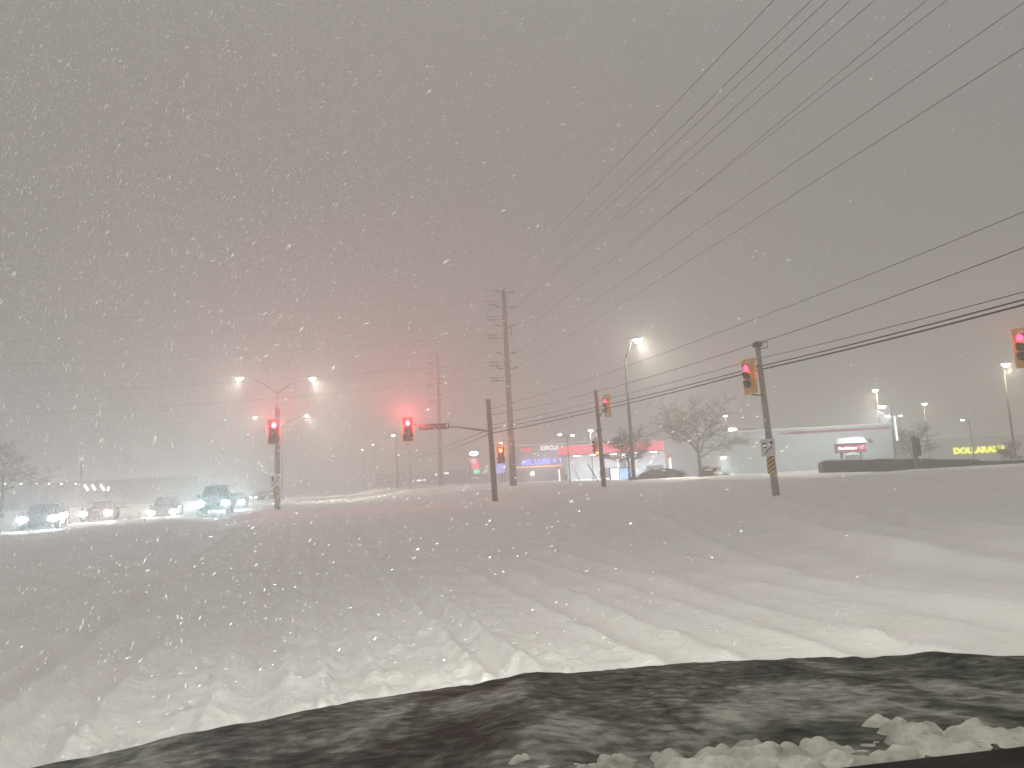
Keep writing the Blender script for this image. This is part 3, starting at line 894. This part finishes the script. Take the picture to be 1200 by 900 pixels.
# fuel price pylon
Ye = 118
p = at(557, 570, Ye)
py_ = thing('fuel_price_sign', 'tall fuel sign with white oval, red panels and green price', 'sign', Vector((p.x, Ye, ground_at(p.x, Ye))))
zz = lambda y: at(556, y, Ye).z - py_.location.z
for sx in (-.75, .75):
    MB().box((sx, .1, zz(527) / 2), (.14, .14, zz(527))).build('post', M['steel'], py_)
ov = MB(); n = 20
ov.prism([(.78 * math.cos(2 * math.pi * k / n), zz(531.5) + .42 * math.sin(2 * math.pi * k / n)) for k in range(n)], -.12, .02)
ov.build('oval_panel', glow('oval_white', (.82, .90, 1.0), 4.0), py_)
lettering('Esso', .55, glow('letters_violet', (.35, .25, .85), 1.0), py_, (0, -.14, zz(531.5)), depth=.01, bold=.015)
def panel(name, x0, x1, ya, yb, m):
    MB().box(((x0 + x1) / 2, 0, (zz(ya) + zz(yb)) / 2), (x1 - x0, .2, abs(zz(ya) - zz(yb)))).build(name, m, py_)
panel('red_panel', -.78, .78, 537, 544.5, glow('panel_red', (.75, .10, .18), 1.3))
lettering('K', .62, glow('letters_white', (1, 1, 1), 1.4), py_, (0, -.12, zz(540.7)), depth=.01, bold=.02)
rg = MB()
n = 24
for k in range(n):
    t0, t1_ = 2 * math.pi * k / n, 2 * math.pi * (k + 1) / n
    o_ = zz(540.7)
    rg.add([(r_ * math.cos(t), -.13, o_ + r_ * math.sin(t)) for t in (t0, t1_) for r_ in (.33, .43)], [(0, 1, 3, 2)])
rg.build('ring', glow('ring_white', (1, 1, 1), 1.3), py_)
panel('price_panel', -.35, .78, 545, 550, glow('price_red', (1.0, .08, .22), 2.2))
panel('price_panel', -.2, .85, 550.6, 555, glow('price_green', (.06, .85, .42), 2.2))
panel('text_panel', -.6, .7, 559.5, 561, glow('text_pale', (.85, .78, .82), .7))
# little green sign
p = at(570, 551, 122)
gn = thing('price_sign', 'small green lit sign right of the fuel price sign', 'sign', p)
MB().box((0, 0, 0), (.6, .1, .8)).build('panel', glow('small_green', (.35, .65, .25), 1.5), gn)
MB().box((0, .05, -.6), (.5, .05, .12)).build('base_panel', glow('small_green2', (.3, .6, .3), .6), gn)
MB().box((0, .1, -1.8), (.1, .1, 2.6)).build('post', M['steel'], gn)
# lavender banner
p = at(586.5, 547.5, 92)
lv = thing('banner', 'pale lavender banner behind the short thick pole', 'banner', p)
MB().box((0, 0, 0), (1.1, .08, 1.5)).build('panel', glow('lavender', (.40, .40, .9), 1.0), lv)
MB().box((.1, .1, -1.6), (.1, .1, 2.4), ry=R(6)).build('post', M['dark_steel'], lv)

# discount shop
Yd = 118
p = at(1150, 528, Yd)
ds = thing('discount_shop', 'dim shop building with large yellow lit letters', 'building', (p.x, Yd, p.z - 4))
MB().box((3, 6, 3.2), (30, 12, 6.2)).build('wall', M['pale_grey'], ds)
MB().box((3, 6, 6.4), (30.3, 12.3, .25), bev=.08).build('roof_snow', M['snow_soft'], ds)
MB().box((3, -.1, 1.3), (24, .2, 2.4)).build('shopfront', M['glass'], ds)
lettering('DOLLARAMA', 1.36, glow('letters_yellow', (.85, .88, .05), 3.2), ds, (-.35, -.15, 4.1), depth=.06, bold=.05, spacing=1.06)

# far left plaza with a row of lit pillars
Yp = 135
p = at(40, 575, Yp)
pz = thing('shopping_plaza', 'dark plaza front with a row of lit pillars on the far left', 'building', (p.x, Yp, 0))
MB().box((-4, 5, 2.3), (60, 10, 4.8)).build('wall', M['dark_wall'], pz)
MB().box((-4, 4.8, 4.85), (60.4, 10.6, .25), bev=.08).build('roof_snow', M['snow_soft'], pz)
for px_ in (5, 24, 42, 57, 71, 88):
    q = at(px_, 567, Yp - 1.2)
    lx = q.x - pz.location.x
    pil = MB().box((lx, -.45, 1.5), (.5, .5, 3.6)).build('pillar', M['concrete'], pz)
    lg = MB().blob((lx, -1.0, q.z), (.17, .17, .13), 8, 6).build('sconce', M['lamp_white'], pil, True)
    lamp('sconce_light', 'SPOT', (lx, -1.05, q.z - .2), 60, WARM, pz, .06, (0, .25, -1), 70, .8)
for k, px_ in enumerate((98, 107, 117)):
    q = at(px_, 571.5, Yp - 1)
    MB().box((q.x - pz.location.x, -.2, q.z), (.35, .3, 1.25), ry=R(-32)).build('light_panel', glow('panel_soft', (.95, .93, 1.0), 4.5) if k == 0 else bpy.data.materials['panel_soft'], pz)
q = at(124, 573, Yp - 1)
MB().box((q.x - pz.location.x, -.2, q.z), (.35, .3, .8)).build('light_panel', bpy.data.materials['panel_soft'], pz)
p = at(192, 573, 160)
sp2 = thing('low_shop', 'dim low shop with a small row of white lit letters', 'building', (p.x, 160, 0))
MB().box((0, 5, 1.7), (16, 10, 4)).build('wall', M['dark_wall'], sp2)
MB().box((0, 5, 3.8), (16.3, 10.3, .22), bev=.08).build('roof_snow', M['snow_soft'], sp2)
for k in range(4):
    MB().box((-.9 + k * .62, -.1, p.z), (.36, .1, .42), ry=R(-20)).build('sign_letter', bpy.data.materials['panel_soft'], sp2)
for k in (-5.2, -4.4):
    MB().box((k, -.1, p.z + .2), (.2, .1, .2)).build('sign_letter', bpy.data.materials['panel_soft'], sp2)
p = at(95, 538, 108)
hs = thing('shop_sign', 'small pale blue lit sign high above the plaza roof', 'sign', p)
MB().box((0, 0, 0), (.9, .15, .6), bev=.03).build('panel', glow('sign_blue', (.62, .68, .95), .9), hs)
MB().box((0, .1, -2.2), (.12, .12, 4)).build('post', M['dark_steel'], hs)
# low far shop behind the mast arm
p = at(500, 556, 175)
fs_ = thing('far_shop', 'faint far shop with small white lit signs behind the tall pole', 'building', (p.x, 175, 0))
MB().box((0, 5, 1.6), (24, 10, 4.4)).build('wall', M['pale_grey'], fs_)
MB().box((0, 5, 3.9), (24.3, 10.3, .25), bev=.08).build('roof_snow', M['snow_soft'], fs_)
for px_, py2, w_ in ((511, 556, .5), (515, 555, .5), (523, 554.5, 1.1), (491, 563, 1.0), (497, 562.5, .5), (484, 564, .4)):
    q = at(px_, py2, 174.8)
    MB().box((q.x - p.x, -.1, q.z), (w_, .1, .35)).build('lit_sign', glow('far_sign', (.9, .9, 1.0), 4.5) if 'far_sign' not in bpy.data.materials else bpy.data.materials['far_sign'], fs_)

# ------------------------------------------------------------------ plants
def twig_tree(label, px, py, Y, hpx, spread, seed, trunk_r=.11, group='bare trees', name='bare_tree', levels=4, first=.3, cat='tree', flat=.4):
    rs = random.Random(seed)
    b = base(px, py, Y, .1)
    H = at(px, py - hpx, Y).z - b.z
    root = thing(name, label, cat, b, 0, group)
    tr = MB(); br = MB()
    fork = H * first
    tr.tube([(0, 0, 0), (.03, 0, fork * .5), (0, .02, fork), (.02, 0, H * .55)], [trunk_r * 1.25, trunk_r, trunk_r * .85, trunk_r * .45], 8)
    def grow(p, d, L, r, lev):
        pts, rr = [p], [r]
        q, dd = p.copy(), d.copy()
        n = 4
        for k in range(n):
            dd = (dd + Vector((rs.uniform(-.3, .3), rs.uniform(-.3, .3), rs.uniform(-.12, .14)))).normalized()
            q = q + dd * (L / n)
            pts.append(q.copy()); rr.append(r * (1 - .75 * (k + 1) / n))
            if lev < levels and (k > 0 or lev > 1):
                for _ in range(2 if lev < 3 else rs.choice((1, 1, 2))):
                    side = Vector((rs.uniform(-1, 1), rs.uniform(-1, 1), rs.uniform(-flat, .38)))
                    grow(q.copy(), (dd * .8 + side).normalized(), L * rs.uniform(.42, .68), max(.006, rr[-1] * .75), lev + 1)
        br.tube(pts, [max(.011, v) for v in rr], 3 if lev > 2 else 5, cap=False)
    for k in range(8):
        t = k / 8 * 2 * math.pi + rs.uniform(-.3, .3)
        z = fork + (H * .55 - fork) * (k / 8)
        el = rs.uniform(.25, .75) + .45 * k / 8
        d = Vector((math.cos(t) * math.cos(el), math.sin(t) * math.cos(el), math.sin(el)))
        grow(Vector((0, 0, z)), d, spread * rs.uniform(.75, 1.0), trunk_r * .5, 1)
    tr.build('trunk', M['bark'], root, True)
    br.build('branches', M['bark'], root)
    return root
twig_tree('big bare tree with wide spreading crown before the restaurant', 821, 560, 64, 80, 3.3, 3, .15)
twig_tree('slender bare tree half hidden by the tall concrete lamp post', 738, 564, 66, 62, 2.1, 5, .11)
twig_tree('thin bare tree right of the restaurant corner', 1070, 548, 80, 48, 2.3, 8, .1, levels=4)
twig_tree('bare twiggy bush in front of the last yellow letters', 1186, 547, 62, 34, .8, 9, .07, levels=4, first=.08, name='bare_bush', cat='bush', group='bare bushes')
twig_tree('dark bare tree fading at the far left', 2, 592, 75, 85, 3.2, 12, .16, levels=4)

def hedge(label, pts, h, w, seed, name='hedge'):
    """clipped hedge along world points, made of many small twig faces round a dark body"""
    rs = random.Random(seed)
    m = MB(); s = MB()
    for (a, c) in zip(pts[:-1], pts[1:]):
        a, c = Vector(a), Vector(c)
        L = (c - a).length
        d = (c - a).normalized(); nrm = Vector((-d.y, d.x, 0))
        n = max(2, int(L / .5))
        rings = []
        for k in range(n + 1):
            p = a.lerp(c, k / n); e = .85 if k in (0, n) else 1
            hh = h * e * rs.uniform(.92, 1.04); ww = w * e * rs.uniform(.9, 1.1)
            rings.append([p + nrm * (ww / 2 * u) + Vector((0, 0, hh * v)) for u, v in ((-.95, -.1), (-1, .5), (-.85, .88), (-.3, 1), (.3, 1), (.85, .88), (1, .5), (.95, -.1))])
        m.loft(rings)
        for k in range(int(L * 110)):
            p = a.lerp(c, rs.random()) + nrm * rs.uniform(-.54, .54) * w + Vector((0, 0, rs.uniform(.1, 1.06) * h))
            t = Vector((rs.uniform(-1, 1), rs.uniform(-1, 1), rs.uniform(-.2, 1))).normalized() * rs.uniform(.06, .16)
            u = t.cross(Vector((rs.random(), rs.random(), rs.random()))).normalized() * .02
            m.add([p - u, p + u, p + t], [(0, 1, 2)])
    root = thing(name, label, 'hedge', Vector(pts[0]))
    o = m.build('foliage', M['hedge'], root)
    o.location = -Vector(pts[0])
    sb = MB()
    for (a, c) in zip(pts[:-1], pts[1:]):
        a, c = Vector(a), Vector(c)
        d = (c - a).normalized(); nrm = Vector((-d.y, d.x, 0))
        n = max(3, int((c - a).length / .6))
        rings = []
        for k in range(n + 1):
            p = a.lerp(c, k / n); ww = w * .38 * rs.uniform(.6, 1.1); t_ = .05 * rs.uniform(.4, 1.3)
            rings.append([p + nrm * (ww * u) + Vector((0, 0, h * 1.0 + t_ * v)) for u, v in ((-1, -.5), (-.6, .8), (0, 1.2), (.6, .8), (1, -.5))])
        sb.loft(rings)
    q = sb.build('snow_crust', M['snow_soft'], root, True); q.location = -Vector(pts[0])
    return root
def gpt(px, py, Y, z=None):
    p = at(px, py, Y); p.z = ground_at(p.x, p.y) if z is None else z
    return p
Yh = 52
za = at(960, 553, Yh).z
hedge('long low trimmed hedge in front of the restaurant', [Vector((at(962, 553, Yh).x, Yh, za)), Vector((at(1060, 549, Yh).x, Yh, at(1060, 550.5, Yh).z)), Vector((at(1152, 545, Yh).x, Yh, at(1152, 552, Yh).z))], .80, 1.0, 4)
hedge('short hedge below the bare twiggy bush', [Vector((at(1158, 545, Yh).x, Yh + 1, at(1158, 549, Yh).z)), Vector((at(1200, 543, Yh).x, Yh + 1, at(1200, 547.5, Yh).z)), Vector((at(1240, 541, Yh).x, Yh + 1, at(1240, 546, Yh).z))], .55, .9, 6)

def shrub(label, px, py, Y, wpx, hpx, seed, snow=.5):
    rs = random.Random(seed)
    p = at(px, py, Y)
    r = thing('round_shrub', label, 'shrub', p, 0, 'rounded shrubs by the filling station')
    W2 = wpx * Y / FPX / 2; H2 = hpx * Y / FPX
    random.seed(seed)
    m = MB(); m.blob((0, 0, 0), (W2 * .93, W2 * .7, H2 * .93), 18, 10, .07)
    for k in range(900):
        th, ph = rs.uniform(0, 6.283), math.asin(rs.uniform(0, 1))
        q = Vector((W2 * math.cos(ph) * math.cos(th), W2 * .75 * math.cos(ph) * math.sin(th), H2 * math.sin(ph))) * rs.uniform(.85, 1.06)
        t = Vector((rs.uniform(-1, 1), rs.uniform(-1, 1), rs.uniform(-.2, 1))).normalized() * rs.uniform(.08, .2)
        u = t.cross(Vector((rs.random(), rs.random(), rs.random()))).normalized() * .025
        m.add([q - u, q + u, q + t], [(0, 1, 2)])
    m.build('foliage', M['hedge'], r)
    s = MB()
    for k in range(int(7 * snow * 2)):
        th, ph = rs.uniform(0, 6.283), rs.uniform(.5, 1.3)
        q = Vector((W2 * math.cos(ph) * math.cos(th), W2 * .72 * math.cos(ph) * math.sin(th), H2 * math.sin(ph)))
        s.blob(q, (rs.uniform(.25, .5), rs.uniform(.2, .4), rs.uniform(.08, .16)), 8, 5, .1)
    s.build('snow_patches', M['snow_soft'], r, True)
shrub('dark domed shrub right of the concrete lamp post', 776, 561, 70, 62, 12, 2, .2)
shrub('snowy rounded shrub right of the big bare tree', 831, 559, 66, 26, 15, 3, 1.2)
shrub('small snow capped shrub at the foot of the rounded one', 845, 558, 65, 16, 5, 4, 1.0)

# dark sign post before the hedge
p = base(1075, 552, 48, .1)
dp = thing('sign_post', 'thick dark post with a sign back, standing before the hedge', 'post', p)
hh = at(1073, 510, 48).z - p.z
MB().box((0, 0, hh / 2), (.22, .22, hh), bev=.02).build('post', M['wood'], dp)
MB().box((.12, -.06, hh * .68), (.5, .09, hh * .5), bev=.02).build('sign_back', M['dark_steel'], dp)

# ------------------------------------------------------------------ oncoming cars
def make_car(paint, hl, label, loc, yaw, power, col, tall=0):
    r = thing('oncoming_car', label, 'car', loc, yaw, 'oncoming cars with headlights on')
    # local: front faces -Y
    h0 = .95 + tall * .15; h1 = 1.45 + tall * .3
    prof = [(-2.2, .35), (-2.28, .6), (-2.15, .82), (-1.0, h0), (2.1, h0 + .02), (2.25, .8), (2.25, .4)]
    def ring(s, dz=0):
        return [(s, y, z) for y, z in prof]
    MB().loft([ring(-.86), ring(-.9), ring(.9), ring(.86)]).build('body', paint, r)
    cab = [(-1.0, h0 + .003), (-.25, h1), (1.3, h1), (2.0, h0 + .003)]
    MB().loft([[(-.78, y, z) if z < h1 else (-.6, y, z) for y, z in cab], [(.78, y, z) if z < h1 else (.6, y, z) for y, z in cab]]).build('cabin', paint, r)
    ws = MB(); a = Vector((0, -.98, h0 + .03)); c = Vector((0, -.30, h1 - .04)); nrm = Vector((0, -.02, .015))
    ws.add([a + nrm + Vector((-.70, 0, 0)), a + nrm + Vector((.70, 0, 0)), c + nrm + Vector((.56, 0, 0)), c + nrm + Vector((-.56, 0, 0))], [(0, 1, 2, 3)])
    ws.build('windshield', M['glass'], r)
    for sx in (-1, 1):
        w = MB(); w.add([(sx * .77, -.75, h0 + .06), (sx * .77, 1.7, h0 + .06), (sx * .625, 1.25, h1 - .07), (sx * .625, -.2, h1 - .07)], [(0, 1, 2, 3)])
        w.build('side_window', M['glass'], r)
        MB().box((sx * .95, -.75, h0 + .08), (.18, .1, .13), bev=.03).build('mirror', paint, r)
        for yy in (-1.4, 1.35):
            t = MB(); n = 16
            for (r_, x_) in ((.33, 0),):
                t.tube([(sx * .70, yy, .33), (sx * .91, yy, .33)], .33, 16)
            tw = t.build('wheel', M['tyre'], r)
            MB().tube([(sx * .905, yy, .33), (sx * .925, yy, .33)], .2, 12).build('rim', M['steel'], tw)
    MB().box((0, -2.24, .55), (1.0, .1, .18), bev=.03).build('grille', M['black_paint'], r)
    MB().box((0, -2.2, .40), (1.7, .2, .14), bev=.04).build('bumper', M['black_paint'], r)
    MB().box((0, .5, h1 + .05), (1.1, 1.4, .1), bev=.05).build('roof_snow', M['snow_soft'], r)
    for sx in (-1, 1):
        MB().blob((sx * .70, -2.22, .70), (.25, .09, .19), 12, 7).build('headlight', M[hl], r, True)
        lamp('headlight_beam', 'SPOT', (sx * .70, -2.34, .70), power * .78, col, r, .08, (0, -1, -.01), 58, .9)
    return r
def car_at(pl, pr, Y, zl=.70, **k):
    a, c = at(*pl, Y), at(*pr, Y)
    mid = (a + c) / 2
    return dict(loc=Vector((mid.x, mid.y + 2.22, mid.z - zl)))
for (pl, pr, Y, paint, hl, lab, pw, col, tall, dyaw) in (
        ((5, 611), (37, 609), 39, 'car_dark', 'head_white', 'dark oncoming car at the left edge with blue white headlights', 1300, (.62, .86, 1.0), 0, 0),
        ((82, 604), (108, 602), 47, 'car_dark', 'head_warm', 'charcoal oncoming car with pinkish headlights, second from the left edge', 1300, (1.0, .80, .76), 0, 0),
        ((165, 602.5), (189, 600.5), 51, 'car_dark', 'head_warm', 'dark oncoming car with small close set warm headlights', 900, (1, .93, .88), 1, 0),
        ((222, 592), (250, 590), 44, 'car_blue', 'head_white', 'blue oncoming car with the most dazzling pair of headlights', 1700, (.55, .92, 1.0), 1, 0),
        ((253, 590), (274, 589), 60, 'car_dark', 'head_warm', 'charcoal oncoming car nearest to the median signal pole', 1800, (.75, .92, 1.0), 0, 0)):
    d = car_at(pl, pr, Y)
    yaw = -math.atan2(d['loc'].x, d['loc'].y)
    make_car(M[paint], hl, lab, d['loc'], yaw * .75, pw, col, tall)
for i, (px_, py2) in enumerate(((294, 583), (300, 583), (47, 598), (121, 598))):
    p = at(px_, py2, 95)
    o = thing('far_car', ['tiny far car light pair nearest the median pole, left one', 'tiny far car light nearest the median pole, right one', 'tiny far car light above the leftmost headlights', 'tiny far car light right of the pinkish headlights'][i], 'car', p, 0, 'far cars reduced to points of light')
    MB().box((.6, 2, .0), (1.7, 4, .7), bev=.2).build('body', M['car_dark'], o)
    MB().box((.6, 2.2, .6), (1.4, 2.0, .5), bev=.15).build('cabin', M['glass'], o)
    MB().blob((0, -.05, 0), (.16, .06, .11), 8, 6).build('headlight', M['lamp_cold'], o, True)

# ------------------------------------------------------------------ the waiting car we sit in
CX = .42                                              # car centre line
def z_hood(u, v):
    """height of the bonnet, u metres ahead of the camera, v across from the centre line"""
    uf = 1.80 - .55 * np.abs(v / .94) ** 2.2            # front lip
    z = 1.225 - .125 * (u - .6) - .020 * (u - .6) ** 2
    z = z - .008 * v * v - .03 * np.clip((v - .84) / .08, 0, 1) ** 2
    z = z + .012 * np.exp(-((np.abs(v) - .42) / .07) ** 2)
    over = np.clip(u - (uf - .16), 0, 9)
    z = z - 1.1 * over ** 2
    return z
me_car = thing('waiting_car', 'dark car we sit in, its bonnet dusted with blown snow', 'car', (0, 0, 0))
def build_hood():
    us = np.linspace(.60, 2.02, 90); vs = np.linspace(-1.08, .97, 136)
    U, V = np.meshgrid(us, vs, indexing='ij')
    uf = 1.80 - .55 * np.abs(V / .94) ** 2.2
    U2 = .60 + (U - .60) * ((uf + .24 - .60) / (2.04 - .60))
    Z = z_hood(U2, V)
    Z = Z + .006 * fbm(U2, V, 5, 3, 60) + .004 * fbm(U2 * 1.0, V * 3, 14, 2, 61)
    m = MB()
    vs_ = [(CX + V[i, j], U2[i, j], Z[i, j]) for i in range(U.shape[0]) for j in range(U.shape[1])]
    n = U.shape[1]
    m.add(vs_, [(i * n + j, i * n + j + 1, (i + 1) * n + j + 1, (i + 1) * n + j) for i in range(U.shape[0] - 1) for j in range(n - 1)])
    o = m.build('bonnet', None, me_car, True)
    mt, nn, ll, p = mat_new('bonnet_paint_with_blown_snow')
    tc = nn.new('ShaderNodeTexCoord'); mp = nn.new('ShaderNodeMapping'); mp.inputs['Scale'].default_value = (1.7, .95, 1.2)
    mp.inputs['Rotation'].default_value = (0, 0, R(-8))
    n1 = nn.new('ShaderNodeTexNoise'); n1.inputs['Scale'].default_value = 2.6; n1.inputs['Detail'].default_value = 8; n1.inputs['Roughness'].default_value = .62; n1.inputs['Distortion'].default_value = .8
    n2 = nn.new('ShaderNodeTexNoise'); n2.inputs['Scale'].default_value = 38; n2.inputs['Detail'].default_value = 4
    ad = nn.new('ShaderNodeMath'); ad.operation = 'MULTIPLY_ADD'; ad.inputs[1].default_value = .5
    r1 = nn.new('ShaderNodeValToRGB'); r1.color_ramp.elements[0].position = .60; r1.color_ramp.elements[1].position = .96
    r1.color_ramp.elements[0].color = (.016, .0175, .0155, 1); r1.color_ramp.elements[1].color = (.23, .24, .22, 1)
    e = r1.color_ramp.elements.new(.74); e.color = (.06, .065, .057, 1)
    ll.new(tc.outputs['Object'], mp.inputs[0]); ll.new(mp.outputs[0], n1.inputs['Vector']); ll.new(tc.outputs['Object'], n2.inputs['Vector'])
    ll.new(n2.outputs[0], ad.inputs[0]); ll.new(n1.outputs[0], ad.inputs[2]); ll.new(ad.outputs[0], r1.inputs[0]); ll.new(r1.outputs[0], p.inputs['Base Color'])
    p.inputs['Roughness'].default_value = .7; p.inputs['Specular IOR Level'].default_value = .08
    bu = nn.new('ShaderNodeBump'); bu.inputs['Strength'].default_value = .5; bu.inputs['Distance'].default_value = .012
    ll.new(ad.outputs[0], bu.inputs['Height']); ll.new(bu.outputs[0], p.inputs['Normal'])
    o.data.materials.append(mt)
build_hood()
# snow heaped where the windshield meets the bonnet
def heap():
    us = np.linspace(.60, .98, 150); vs = np.linspace(-.62, .70, 420)
    U, V = np.meshgrid(us, vs, indexing='ij')
    H = np.full(U.shape, -.02)
    rr = np.random.default_rng(5)
    for k in range(460):
        cv = rr.uniform(-.44, .62)
        edge = sstep(-.46, -.22, cv)
        cu = .775 + .035 * float(vnoise(np.array([cv]), np.array([1.0]), 6, 3)[0]) * 2 + rr.normal(0, .032)
        rad = rr.uniform(.007, .027) * (.45 + .55 * edge)
        q = ((U - cu) / 1.15) ** 2 + (V - cv) ** 2
        wob = 1 + .5 * vnoise(U + k, V, 55, k % 7)
        H = np.maximum(H, np.sqrt(np.clip(rad ** 2 * wob - q, 0, 1)) * .85 - .004)
    H = H + np.where(H > 0, .009 * np.abs(fbm(U, V, 26, 3, 72)) * 1.6 - .003 + .005 * fbm(U, V, 80, 2, 73), 0)
    Z = z_hood(U, V) - .006 + H
    m = MB(); n = U.shape[1]
    m.add([(CX + V[i, j], U[i, j], Z[i, j]) for i in range(U.shape[0]) for j in range(n)],
          [(i * n + j, i * n + j + 1, (i + 1) * n + j + 1, (i + 1) * n + j) for i in range(U.shape[0] - 1) for j in range(n - 1)])
    m.build('snow_heap', M['dimmed_snow'], me_car, True)
heap()
# dashboard edge
dv = MB()
rings = []
for v in np.linspace(-.75, .75, 30):
    x = CX + v
    rings.append([(x, .10, 1.18), (x, .34, 1.311 + .06 * (v + .06)), (x, .44, 1.313 + .06 * (v + .06)), (x, .50, 1.311 + .06 * (v + .06)), (x, .52, 1.294 + .06 * (v + .06)), (x, .53, 1.15), (x, .10, 1.0)])
dv.loft(rings); dv.build('dashboard', M['plastic'], me_car, True)
for sx in (-1, 1):
    fd = MB()
    prof = [(2.0, .45), (1.98, .70), (1.75, .93), (1.3, 1.02), (.6, 1.10), (-.2, 1.08), (-.2, .35), (2.0, .35)]
    fd.loft([[(CX + sx * .86, y, z) for y, z in prof], [(CX + sx * .93, y, z - .03) for y, z in prof]])
    fd.build('fender', M['car_dark'], me_car)
    MB().tube([(CX + sx * .72, 1.15, .34), (CX + sx * .935, 1.15, .34)], .35, 18).build('wheel', M['tyre'], me_car)
    dd = MB(); dd.box((CX + sx * .90, -1.2, .70), (.08, 2.0, .78), bev=.03); dd.build('door', M['car_dark'], me_car)
    MB().blob((CX + sx * .70, 1.90, .76), (.18, .12, .10), 12, 7).build('headlight', M['head_white'], me_car, True)
    lamp('headlight_beam', 'SPOT', (CX + sx * .70, 2.08, .76), 165, (.97, 1.0, .88), me_car, .07, (-.22, 1, -.04), 130, 1.0)
MB().box((CX, 1.98, .52), (1.72, .16, .34), bev=.07).build('bumper', M['car_dark'], me_car)
MB().box((CX, 2.03, .72), (1.05, .05, .16), bev=.02).build('grille', M['black_paint'], me_car)

rf = MB()
rf.box((CX, -1.35, 1.76), (1.36, 2.5, .07), bev=.03); rf.build('roof', M['car_dark'], me_car)
for sx in (-1, 1):
    MB().tube([(CX + sx * .82, .30, 1.12), (CX + sx * .66, -.14, 1.75)], .035, 8).build('pillar', M['car_dark'], me_car, True)
    MB().tube([(CX + sx * .84, -1.25, 1.08), (CX + sx * .66, -1.25, 1.75)], .04, 8).build('pillar', M['car_dark'], me_car, True)
    MB().tube([(CX + sx * .80, -2.75, 1.08), (CX + sx * .64, -2.55, 1.75)], .05, 8).build('pillar', M['car_dark'], me_car, True)
    MB().tube([(CX + sx * .72, -1.95, .34), (CX + sx * .935, -1.95, .34)], .35, 18).build('wheel', M['tyre'], me_car)
MB().box((CX, -2.55, .72), (1.72, .8, .74), bev=.1).build('tailgate', M['car_dark'], me_car)
MB().box((CX, -1.0, .38), (1.7, 3.6, .2), bev=.05).build('cabin_floor', M['plastic'], me_car)

# ------------------------------------------------------------------ falling snow
def flakes():
    n = 520000
    v0 = rng.random((n, 3))
    y = 3.0 + 24 * rng.random(n) ** .62
    x = (rng.random(n) * 2 - 1) * (1.2 + y * .95)
    # wind curtains: denser to the left
    keep = rng.random(n) < np.clip(.5 - 1.0 * x / (1.5 + y * .8), .06, 1)
    z = .15 + rng.random(n) * (1.6 + y * .82)
    keep &= (y > 2.4) | (z > 1.35)
    x, y, z = x[keep], y[keep], z[keep]
    n = len(x)
    s = (.0014 + .0046 * rng.random(n) ** 3.0) * np.where(y < 4.5, .75, 1)
    s = s * np.where(x < -1.5, 1.5, 1.05)
    big = rng.random(n) < .02
    s[big] *= 1.7
    oc = np.array([(1, 0, 0), (0, 1, 0), (-1, 0, 0), (0, -1, 0), (0, 0, 1), (0, 0, -1)], float)
    fc = np.array([(0, 1, 4), (1, 2, 4), (2, 3, 4), (3, 0, 4), (1, 0, 5), (2, 1, 5), (3, 2, 5), (0, 3, 5)])
    el = 1.3 + 2.9 * rng.random(n) ** 1.3                       # ragged clumps, longer down the wind
    V = oc[None] * (1 + .45 * (rng.random((n, 6, 1)) - .5))
    tl = rng.normal(0, .35, n) + np.where(x < -2, 1.25, .5)
    ax = V[..., 0] * el[:, None]; az = V[..., 2] * .8
    ct, st = np.cos(tl)[:, None], np.sin(tl)[:, None]
    X = ax * ct - az * st; Zz = ax * st + az * ct
    P_ = np.stack([X, V[..., 1], Zz], -1) * s[:, None, None] + np.stack([x, y, z], -1)[:, None]
    F = fc[None] + (np.arange(n) * 6)[:, None, None]
    me = bpy.data.meshes.new('falling_snow')
    me.vertices.add(n * 6); me.vertices.foreach_set('co', P_.ravel())
    me.loops.add(n * 24); me.loops.foreach_set('vertex_index', F.ravel().astype(np.int32))
    me.polygons.add(n * 8); me.polygons.foreach_set('loop_start', (np.arange(n * 8) * 3).astype(np.int32))
    me.update(calc_edges=True)
    m = bpy.data.materials.new('snowflake'); m.use_nodes = True
    nn, ll = m.node_tree.nodes, m.node_tree.links
    p = nn['Principled BSDF']; out = nn['Material Output']
    p.inputs['Base Color'].default_value = (.99, .99, .99, 1); p.inputs['Roughness'].default_value = .6
    me.materials.append(m)
    o = bpy.data.objects.new('falling_snow', me); C.objects.link(o)
    tag(o, 'snowflakes blowing through the air in front of the car', 'snowfall', kind='stuff')
flakes()
